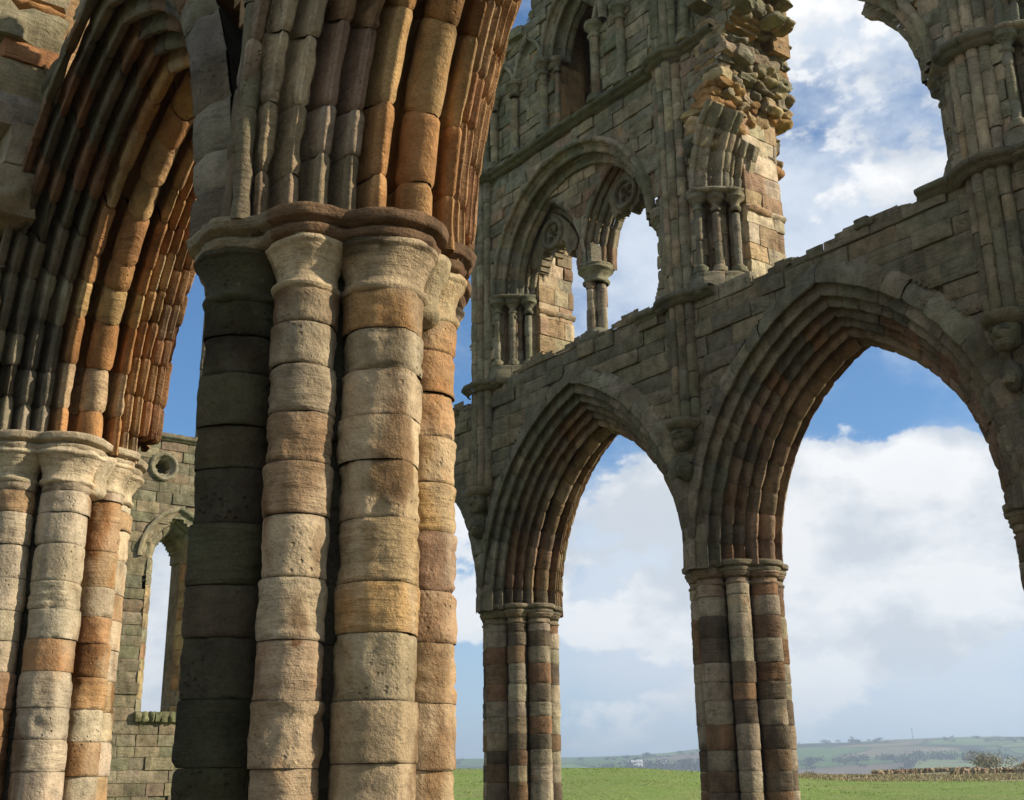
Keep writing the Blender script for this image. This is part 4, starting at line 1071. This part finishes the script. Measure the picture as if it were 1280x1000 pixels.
def ground_mat():
    m = bpy.data.materials.new('grass_and_fields'); N = NT(nodes(m))
    out = N.n('ShaderNodeOutputMaterial'); b = N.n('ShaderNodeBsdfPrincipled', i_Roughness=.95); b.inputs['Specular IOR Level'].default_value = .1
    N.l(b.outputs[0], out.inputs[0])
    pos = N.n('ShaderNodeNewGeometry').outputs['Position']
    ln = N.n('ShaderNodeVectorMath', operation='LENGTH'); N.l(pos, ln.inputs[0]); r = ln.outputs['Value']
    # near turf, browned inside the ruin, an unseen patch added to cut green bounce
    t = N.mix(N.noise(pos, .35, 5, .6), (.16, .235, .04), (.25, .32, .085))
    t = N.mix(N.ramp(N.noise(pos, .22, 6, .7), [(.45, 0.), (.68, .75)]), t, (.27, .27, .10))
    t = N.mix(1.0, t, N.ramp(N.noise(pos, 5, 6, .7), [(.25, .45), (.75, 1.45)]), 'MULTIPLY')
    # dry, tussocky band beyond the turf
    dry = N.mix(N.noise(pos, .5, 5, .7), (.26, .20, .11), (.36, .30, .17))
    k = N.math('SUBTRACT', r, N.math('MULTIPLY', N.noise(pos, .12, 4, .6), 34))
    band_ = N.ramp(N.math('DIVIDE', k, 200.), [(.30, 0.), (.36, 1.)])
    t = N.mix(band_, t, dry)
    bounce_cut = N.ramp(N.math('DIVIDE', N.math('ADD', r, N.math('MULTIPLY', N.noise(pos, .3, 4), 10)), 40.), [(.55, 1.), (.72, 0.)])
    t = N.mix(bounce_cut, t, N.mix(N.noise(pos, 1.2, 5), (.12, .10, .06), (.19, .155, .10)))
    # patchwork of far fields
    mp = N.n('ShaderNodeMapping'); N.l(pos, mp.inputs[0]); mp.inputs['Scale'].default_value = (1/190., 1/260., 0); mp.inputs['Rotation'].default_value = (0, 0, .6)
    v = N.n('ShaderNodeTexVoronoi', i_Scale=1.); N.l(mp.outputs[0], v.inputs['Vector'])
    sep = N.n('ShaderNodeSeparateColor'); N.l(v.outputs['Color'], sep.inputs[0])
    fld = N.ramp(sep.outputs[0], [(0, (.10, .17, .035, 1)), (.25, (.16, .22, .06, 1)), (.45, (.22, .18, .10, 1)), (.6, (.13, .19, .05, 1)), (.75, (.19, .14, .09, 1)), (.9, (.21, .25, .09, 1))], 'CONSTANT')
    fld = N.mix(1.0, fld, N.ramp(N.noise(pos, .012, 5, .6), [(.3, .75), (.7, 1.2)]), 'MULTIPLY')
    ve = N.n('ShaderNodeTexVoronoi', feature='DISTANCE_TO_EDGE', i_Scale=1.); N.l(mp.outputs[0], ve.inputs['Vector'])
    hed = N.ramp(N.math('ADD', ve.outputs['Distance'], N.math('MULTIPLY', N.noise(pos, .05, 3), .03)), [(.028, 1.), (.05, 0.)])
    fld = N.mix(hed, fld, (.035, .045, .025))
    wood = N.ramp(N.noise(pos, .0028, 4, .55), [(.58, 0.), (.61, 1.)])
    fld = N.mix(wood, fld, (.04, .045, .025))
    c = N.mix(N.ramp(N.math('DIVIDE', r, 1000.), [(.16, 0.), (.34, 1.)]), t, fld)
    N.l(c, b.inputs['Base Color'])
    bp = N.n('ShaderNodeBump', i_Strength=.8, i_Distance=.12)
    N.l(N.math('ADD', N.noise(pos, 6, 6, .7), N.noise(pos, 1.5, 4, .6)), bp.inputs['Height']); N.l(bp.outputs[0], b.inputs['Normal'])
    return m
GM = ground_mat()
ring_mesh('ground', np.concatenate([[0.01], np.linspace(2, 20, 16), np.geomspace(22, 9000, 150)]), np.concatenate([np.linspace(100, 168, 240), np.linspace(170, 460, 120)]), GM, 'structure')

# grass blades and tussocks on the field
GRM = plain_mat('grass_blades', (1, 1, 1), .8, .3, 2.)
def blades(n, r0, r1, az0, az1, h, palette, power=1.3):
    az = np.radians(rng.uniform(az0, az1, n)); r = r0+(r1-r0)*rng.random(n)**power
    x, y = r*np.cos(az), r*np.sin(az)
    dens = fbm(np.stack([x, y, 0*x], -1), .35, 3, 77)
    keep = dens > rng.uniform(-.7, .5, n); x, y, r = x[keep], y[keep], r[keep]; n = len(x)
    z = hz(x, y)-.01
    hh = h*rng.uniform(.5, 1.4, n)*(1+.6*np.clip(dens[keep], -.5, 1)); a = rng.uniform(0, 2*pi, n); w = rng.uniform(.012, .03, n)*(r/40).clip(.6, 3)
    lean = rng.normal(0, .35, (n, 2))*hh[:, None]
    B = np.stack([x, y, z], -1); d = np.stack([np.cos(a)*w, np.sin(a)*w, 0*a], -1)
    Tp = B+np.stack([lean[:, 0], lean[:, 1], hh], -1)
    V = np.concatenate([B-d, B+d, Tp]); i = np.arange(n)
    pal = np.array(palette)[rng.integers(len(palette), size=n)]*rng.uniform(.75, 1.25, (n, 1))
    C = np.concatenate([pal]*3); C = np.concatenate([C, np.zeros((len(C), 1))], 1)
    return V, C, np.stack([i, i+n, i+2*n], 1)
mb = MB()
V, C, F = blades(42000, 24, 80, 112, 150, .03, [(.19, .27, .045), (.24, .32, .07), (.30, .32, .11), (.16, .22, .035)])
mb.V.append(V); mb.C.append(C); mb.T.append(F+mb.n); mb.n += len(V)
V, C, F = blades(26000, 78, 125, 112, 131, .14, [(.30, .25, .12), (.36, .30, .16), (.24, .24, .08), (.27, .19, .10)], 1.)
mb.V.append(V); mb.C.append(C); mb.T.append(F+mb.n); mb.n += len(V)
tag(mb.build('grass', GRM, smooth=False), 'green turf and pale dry tussocks growing on the field beyond the far arches', 'grass', kind='stuff')

# ------------------------------------------------------------------ far trees, buildings, mast, posts
def at(az, r, dz=0.):
    x, y = r*cos(RAD(az)), r*sin(RAD(az)); return x, y, float(hz(np.array([x]), np.array([y]))[0])+dz
LEAF = plain_mat('leaf_clumps', (1, 1, 1), .85, .3, .8)
BARK = plain_mat('bark', (1, 1, 1), .9, .25, 4.)
def leaf_cloud(mb, centre, rad, n, size, pal, lobes=9):
    L = rng.normal(0, .42, (lobes, 3))*np.array([1, 1, .7]); lr = rng.uniform(.35, .62, lobes)
    k = rng.integers(lobes, size=n); u = rng.normal(0, 1, (n, 3)); u /= np.linalg.norm(u, axis=1)[:, None]
    p = (L[k]+u*(lr[k]*rng.random(n)**.4)[:, None])*np.asarray(rad)+np.asarray(centre)
    d1 = rng.normal(0, size, (n, 3)); d2 = rng.normal(0, size, (n, 3))
    V = np.concatenate([p, p+d1, p+d2]); i = np.arange(n)
    shade = rng.uniform(.7, 1.3, lobes)[k]
    c = np.array(pal)[rng.integers(len(pal), size=n)]*shade[:, None]
    C = np.concatenate([np.concatenate([c]*3), np.zeros((3*n, 1))], 1)
    mb.V.append(V); mb.C.append(C); mb.T.append(np.stack([i, i+n, i+2*n], 1)+mb.n); mb.n += 3*n
def tree(name, label, az, r, h, w, pal, bare=False, n=2600, group=None, trunk=.28, dz=0.):
    x, y, z = at(az, r, dz)
    T = thing(name, label, 'tree' if 'tree' in name else 'bush', (x, y, z), group)
    mb = MB()
    def limb(p, q, r0, r1, m=6):
        p, q = np.array(p, float), np.array(q, float); d = q-p; d /= np.linalg.norm(d)
        e = np.cross(d, [.3, .5, .8]); e /= np.linalg.norm(e); f_ = np.cross(d, e)
        th = np.linspace(0, 2*pi, m, endpoint=False)
        P = np.stack([c+rr*(np.cos(th)[:, None]*e+np.sin(th)[:, None]*f_) for c, rr in ((p, r0), (p*.5+q*.5+e*r0*.5, (r0+r1)/2), (q, r1))])
        mb.sheet(P, (.17, .14, .11, 0), close=True)  # bark paled too, distance haze put into its colour
    top = (x+rng.normal(0, .1)*w, y, z+h*.55)
    limb((x, y, z-.3), top, h*.035, h*.02)
    for i in range(16 if bare else 6):
        a = rng.uniform(0, 2*pi); s = rng.uniform(.3, .9)
        st = np.array((x, y, z))+(np.array(top)-np.array((x, y, z)))*rng.uniform(.35, 1)
        en = np.array((x+cos(a)*w*.45*s, y+sin(a)*w*.45*s, z+h*rng.uniform(.55, .98)))
        limb(st, en, h*.014, h*.004, 5)
        if bare:
            for j in range(4):
                q = st+(en-st)*rng.uniform(.4, 1); limb(q, q+np.array([rng.normal(0, .13)*w, rng.normal(0, .13)*w, rng.uniform(.05, .2)*h]), h*.006, h*.002, 4)
    mb.build('trunk', BARK, T)
    mb = MB(); leaf_cloud(mb, (x, y, z+h*(trunk+(1-trunk)*.5)), (w*.52, w*.52, h*(1-trunk)*.55), n if not bare else n//2, h*.035, pal, 12)
    mb.build('crown', LEAF, T, smooth=False)
    return T
GN = [(.05, .065, .025), (.07, .085, .03), (.04, .05, .02)]; OL = [(.27, .235, .15), (.23, .21, .13), (.31, .265, .18)]; GO = [(.34, .22, .07), (.28, .19, .07), (.38, .27, .10)]  # OL is paled so distance haze is put into the leaf colour
GYB = [(.19, .18, .14), (.22, .20, .15), (.16, .155, .12)]
tree('bare_tree', 'large pale leafless tree beyond the dry field under the right arch', 121.9, 250, 5.6, 6.0, OL, True, 3800, 'trees beyond the field', dz=1.5)
tree('round_tree', 'rounded grey olive tree just right of the thick far pier', 129.6, 320, 6.0, 5.5, OL, False, 3000, 'trees beyond the field', dz=3)
tree('round_tree', 'low grey tree nearest to the foot of the thick far pier', 130.2, 330, 4.6, 7.0, GYB, False, 2600, 'trees beyond the field', dz=2.5)
tree('bushy_tree', 'broad brownish tree left of the large leafless tree', 123.4, 300, 4.6, 7.0, GYB+OL, True, 3200, 'trees beyond the field', dz=1)
tree('evergreen_bush', 'dark green round bush standing in the pale field', 125.4, 190, 1.7, 2.3, GN, False, 2600, 'bushes at the field edge', .05)
tree('evergreen_bush', 'small bright green bush beside the dark round bush', 125.9, 190, 1.1, 1.8, [(.12, .16, .05), (.15, .19, .06)], False, 1500, 'bushes at the field edge', .05)
tree('golden_bush', 'golden yellow bush near the leaning pale post', 120.35, 150, 1.6, 2.7, GO, False, 2600, 'bushes at the field edge', .05)
tree('round_tree', 'grey green tree behind the golden bush', 119.4, 340, 6, 7, GYB, False, 2600, 'trees beyond the field')
for i, (az, r, lab) in enumerate(((120.8, 420, 'misty tree on the slope above the golden bush'), (124.3, 430, 'misty tree on the slope above the dark round bush'), (122.7, 450, 'misty tree on the slope behind the broad brownish tree'))):
    tree('round_tree', lab, az, r, 11, 12, GYB, False, 1800, 'trees beyond the field', dz=4)

# woods and hedges on the hills: one uncountable mass
mb = MB()
for (a0, a1, r, h, n) in ((121.0, 129.5, 1150, 14, 46), (119, 124, 1500, 14, 40), (128.5, 131, 950, 10, 14), (134, 141, 2200, 18, 40), (119, 131, 2300, 14, 60), (119, 131, 3000, 11, 26), (134, 147, 2900, 11, 30), (136, 139.5, 1500, 12, 16), (118, 121, 950, 12, 18)):
    for i in range(n):
        az = rng.uniform(a0, a1); rr = r*rng.uniform(.96, 1.05)+60*sin(az*3)
        x, y, z = at(az, rr); s = h*rng.uniform(.6, 1.2)
        leaf_cloud(mb, (x, y, z+s*.4), (s*rng.uniform(.7, 1.6), s*rng.uniform(.7, 1.6), s*.6), 130, s*.13, [(.04, .042, .026), (.055, .05, .032), (.035, .042, .022), (.07, .055, .035)], 5)
tag(mb.build('woodland', LEAF, smooth=False), 'dark belts of woodland and hedges on the hazy far hills', 'woodland', kind='stuff')

ROOF = plain_mat('pale_sheet_metal', (1, 1, 1), .6, .1, .2)
def shed(label, az, r, L, W, H, roofc, wallc, dz=0., turnz=.3, group='farm and estate roofs on the hills'):
    x, y, z = at(az, r, dz); T = thing('long_building', label, 'building', (x, y, z), group)
    a = RAD(az)+pi/2+turnz; u = np.array([cos(a), sin(a), 0]); v = np.array([-sin(a), cos(a), 0]); o = np.array([x, y, z])
    mb = MB()
    for sx, sy in ((1, 0),):
        P = [o+u*i*L/2+v*j*W/2+np.array([0, 0, k]) for k in (-3, H*.6) for i, j in ((-1, -1), (1, -1), (1, 1), (-1, 1))]
        mb.quads(P, (*wallc, 0), [(0, 1, 5, 4), (1, 2, 6, 5), (2, 3, 7, 6), (3, 0, 4, 7)])
        for i in (-1, 1): mb.tris([o+u*i*L/2+v*W/2+[0, 0, H*.6], o+u*i*L/2-v*W/2+[0, 0, H*.6], o+u*i*L/2+[0, 0, H*.97]], (*wallc, 0), [(0, 1, 2)])
    mb.build('wall', ROOF, T, smooth=False)
    mb = MB()
    for j in (-1, 1):
        e = .8
        P = [o+u*(-L/2-e)+v*j*(W/2+e)+[0, 0, H*.55], o+u*(L/2+e)+v*j*(W/2+e)+[0, 0, H*.55], o+u*(L/2+e)+[0, 0, H], o+u*(-L/2-e)+[0, 0, H]]
        P = [np.array(p) for p in P]
        mb.quads(P+[p+np.array([0, 0, .3]) for p in P], (*roofc, 0), [(0, 1, 2, 3), (4, 5, 6, 7), (0, 1, 5, 4), (1, 2, 6, 5), (3, 0, 4, 7)])
    mb.build('roof', ROOF, T, smooth=False)
    mb = MB()
    for i in np.linspace(-.4, .4, 6):
        P = [o+u*(i*L+q)+v*(-W/2-.06)+np.array([0, 0, k]) for q, k in ((-L*.04, H*.1), (L*.04, H*.1), (L*.04, H*.45), (-L*.04, H*.45))]
        mb.quads(P, (.06, .07, .09, 0), [(0, 1, 2, 3)])
    mb.build('window_band', ROOF, T, smooth=False)
shed('pale blue long shed on the far slope, the largest roof in view', 125.65, 1250, 25, 14, 9, (.45, .55, .68), (.42, .5, .6), dz=9)
shed('white roofed building just right of the pale blue shed', 124.1, 1300, 24, 12, 6, (.6, .62, .64), (.35, .33, .3), dz=8)
shed('cream long roof near the top of the leafless tree', 121.0, 1280, 26, 11, 6, (.7, .66, .55), (.4, .36, .3), dz=9)
shed('pale roof left of the leafless tree', 122.6, 1330, 14, 10, 6, (.68, .66, .58), (.4, .38, .34), dz=9)
shed('small white building on the distant hill seen through the middle arch', 137.2, 2300, 22, 14, 10, (.5, .48, .46), (.75, .75, .72), dz=6)
shed('small dark roofed house among woods seen through the middle arch', 136.0, 2350, 20, 12, 9, (.2, .18, .18), (.55, .5, .45), dz=6)

x, y, z = at(124.9, 2400)
T = thing('radio_mast', 'thin tall mast standing on the hazy hill above the pale blue shed', 'mast', (x, y, z))
mb = MB(); th = np.linspace(0, 2*pi, 6, endpoint=False)
mb.sheet(np.stack([np.stack([x+rr*np.cos(th), y+rr*np.sin(th), np.full(6, zz)], -1) for zz, rr in ((z-3, .9), (z+30, .7), (z+58, .35))]), (.25, .27, .3, 0), close=True); mb.build('pole', ROOF, T)
mb = MB()
for zz in (20, 40, 54): box(mb, (x-1.1, y-1.1, z+zz), (x+1.1, y+1.1, z+zz+1.2), (.3, .3, .32, 0))
mb.build('aerial', ROOF, T, smooth=False)

x, y, z = at(119.75, 120)
T = thing('field_post', 'leaning pale post with a dark rail at the right end of the dry field', 'post', (x, y, z))
mb = MB(); th = np.linspace(0, 2*pi, 8, endpoint=False)
mb.sheet(np.stack([np.stack([x+dx+rr*np.cos(th), y+rr*np.sin(th), np.full(8, z+zz)], -1) for zz, rr, dx in ((-.3, .07, 0), (.8, .07, -.08), (1.9, .06, -.18))]), (.72, .72, .7, 0), close=True); mb.build('shaft', ROOF, T)
mb = MB(); box(mb, (x-1.2, y-.8, z+.35), (x+1.6, y-.6, z+.5), (.12, .06, .05, 0)); box(mb, (x-1.2, y-.8, z-.2), (x-1.1, y-.6, z+.7), (.1, .06, .05, 0)); box(mb, (x+1.5, y-.8, z-.2), (x+1.6, y-.6, z+.7), (.1, .06, .05, 0))
mb.build('rail', BARK, T, smooth=False)
for i, (az, r, lab) in enumerate(((121.2, 118, 'low dry stone wall run crossing the dry field in front of the leafless tree'), (124.5, 132, 'low dry stone wall run crossing the dry field in front of the dark round bush'))):
    T = thing('field_wall', lab, 'field wall', at(az, r)); mb = MB()
    for k in range(60):
        a = az-2.2+4.4*k/59; px, py, pz = at(a, r+rng.normal(0, .15)+2*sin(k*.07))
        for q in range(2): rock(mb, (px+rng.normal(0, .05), py, pz+.1+.2*q), (.2, .2, .12), pick([(.33, .27, .18), (.36, .30, .2), (.27, .21, .14)], .2), jitter=.3, n=3)
    mb.build('stonework', STONE_FAR, T)

# air between here and the hills
mb = MB(); box(mb, (-9100, -9100, -75), (9100, 9100, 230), (1, 1, 1, 0))
hm = bpy.data.materials.new('air'); N = NT(nodes(hm)); o_ = N.n('ShaderNodeOutputMaterial'); pv = N.n('ShaderNodeVolumePrincipled')
pv.inputs['Color'].default_value = (.70, .85, 1, 1); pv.inputs['Density'].default_value = 0.00025; pv.inputs['Anisotropy'].default_value = .3
N.l(pv.outputs[0], o_.inputs['Volume'])
o = mb.build('haze', hm, smooth=False); o['kind'] = 'stuff'

# ================================================================== sky, sun, camera
SUN_EL, SUN_AZ = RAD(25), RAD(46)        # azimuth measured from +x towards +y
W = bpy.data.worlds.new('World'); scene.world = W; W.use_nodes = True
nt = W.node_tree; nt.nodes.clear(); N = NT(nt)
wo = N.n('ShaderNodeOutputWorld'); bg = N.n('ShaderNodeBackground'); bg.inputs['Strength'].default_value = .088
N.l(bg.outputs[0], wo.inputs[0])
sky = N.n('ShaderNodeTexSky', sky_type='NISHITA', sun_disc=False, sun_elevation=SUN_EL, sun_rotation=pi/2-SUN_AZ, altitude=0, air_density=1.0, dust_density=.6, ozone_density=2.2)
d = N.n('ShaderNodeTexCoord').outputs['Generated']
sp = N.n('ShaderNodeSeparateXYZ'); N.l(d, sp.inputs[0])
def vmath(op, a, b):
    nd = N.n('ShaderNodeVectorMath', operation=op)
    for i, v in enumerate((a, b)):
        if isinstance(v, tuple): nd.inputs[i].default_value = v
        else: N.l(v, nd.inputs[i])
    return nd
def dirv(az, el): return (cos(RAD(el))*cos(RAD(az)), cos(RAD(el))*sin(RAD(az)), sin(RAD(el)))
def blob(az, el, width, amt):
    dt = vmath('DOT_PRODUCT', d, dirv(az, el)).outputs['Value']
    return N.math('MULTIPLY', N.ramp(dt, [(max(0, cos(RAD(width))), 0.), (min(1., cos(RAD(width*.35))), 1.)], 'EASE'), amt)
def cumulus(off):
    mp = N.n('ShaderNodeMapping'); N.l(d, mp.inputs[0]); mp.inputs['Scale'].default_value = (1, 1, 1.7); mp.inputs['Location'].default_value = off
    a = N.noise(mp.outputs[0], 4.6, 9, .56)
    w = N.n('ShaderNodeTexNoise', i_Scale=15., i_Detail=6., i_Roughness=.6); N.l(mp.outputs[0], w.inputs['Vector'])
    return N.math('ADD', a, N.math('MULTIPLY', N.math('SUBTRACT', w.outputs[0], .5), .34))
OFF = (.31, .12, .05)
n1 = cumulus(OFF); n2 = cumulus((OFF[0]+.035, OFF[1]+.03, OFF[2]+.07))
bias = None
for az, el, wd, am in BLOBS:
    bl = blob(az, el, wd, am); bias = bl if bias is None else N.math('ADD', bias, bl)
dens = N.math('ADD', n1, bias)
cov = N.ramp(dens, [(.53, 0.), (.585, .85), (.66, 1.)], 'EASE')
# high thin veil
mp = N.n('ShaderNodeMapping'); N.l(d, mp.inputs[0]); mp.inputs['Scale'].default_value = (1.6, 1.2, 2.6); mp.inputs['Rotation'].default_value = (.3, .2, .5)
veil = N.math('ADD', N.noise(mp.outputs[0], 3.4, 8, .6), 0.)
vb = None
for az, el, wd, am in VEILS:
    bl = blob(az, el, wd, am); vb = bl if vb is None else N.math('ADD', vb, bl)
vc = N.ramp(N.math('ADD', veil, vb), [(.46, 0.), (.78, .95)], 'EASE')
shade = N.math('MULTIPLY', N.math('SUBTRACT', dens, N.math('ADD', n2, bias)), 1.0)
thick = N.ramp(dens, [(.58, 0.), (.86, 1.)])
lit = N.ramp(N.math('ADD', N.math('MULTIPLY', shade, 3.6), .60), [(.25, 0.), (.85, 1.)])
cw = N.mix(lit, (5.5, 5.85, 6.3), (8.6, 8.55, 8.5))
cw = N.mix(N.math('MULTIPLY', thick, .25), cw, (6.0, 6.2, 6.6))
skyc = N.mix(1.0, sky.outputs[0], SKYTINT, 'MULTIPLY')
hzn = N.ramp(sp.outputs[2], [(0., .75), (.10, .45), (.26, 0.)])
base = N.mix(hzn, skyc, (5.0, 6.3, 7.8))
base = N.mix(vc, base, (6.0, 6.6, 7.4))
N.l(N.mix(cov, base, cw), bg.inputs['Color'])

sl = bpy.data.lights.new('sun', 'SUN'); sl.energy = SUN_E; sl.angle = RAD(.55); sl.color = (1, .90, .76)
so = bpy.data.objects.new('sun', sl); COL.objects.link(so)
sd = Vector((cos(SUN_EL)*cos(SUN_AZ), cos(SUN_EL)*sin(SUN_AZ), sin(SUN_EL)))
so.rotation_euler = (-sd).to_track_quat('-Z', 'Y').to_euler(); so.location = sd*30

cam = bpy.data.cameras.new('camera'); cam.sensor_width = 36; cam.lens = 36*1483/1280.; cam.clip_end = 30000; cam.clip_start = .05
co = bpy.data.objects.new('camera', cam); COL.objects.link(co)
r_ = Vector((0.60281106, 0.79779895, -0.01164708)); u_ = Vector((0.25031985, -0.17523908, 0.95217185)); f_ = Vector((-0.75760068, 0.57689522, 0.30534097))
M = Matrix((r_, u_, -f_)).transposed().to_4x4()
co.matrix_world = M
scene.camera = co
scene.render.resolution_x = 1024; scene.render.resolution_y = 800
scene.view_settings.view_transform = 'Standard'; scene.view_settings.look = 'None'; scene.view_settings.gamma = 1.0
scene.view_settings.exposure = EXPO
scene.render.engine = 'CYCLES'
scene.cycles.max_bounces = 8; scene.cycles.diffuse_bounces = 3; scene.cycles.volume_bounces = 0
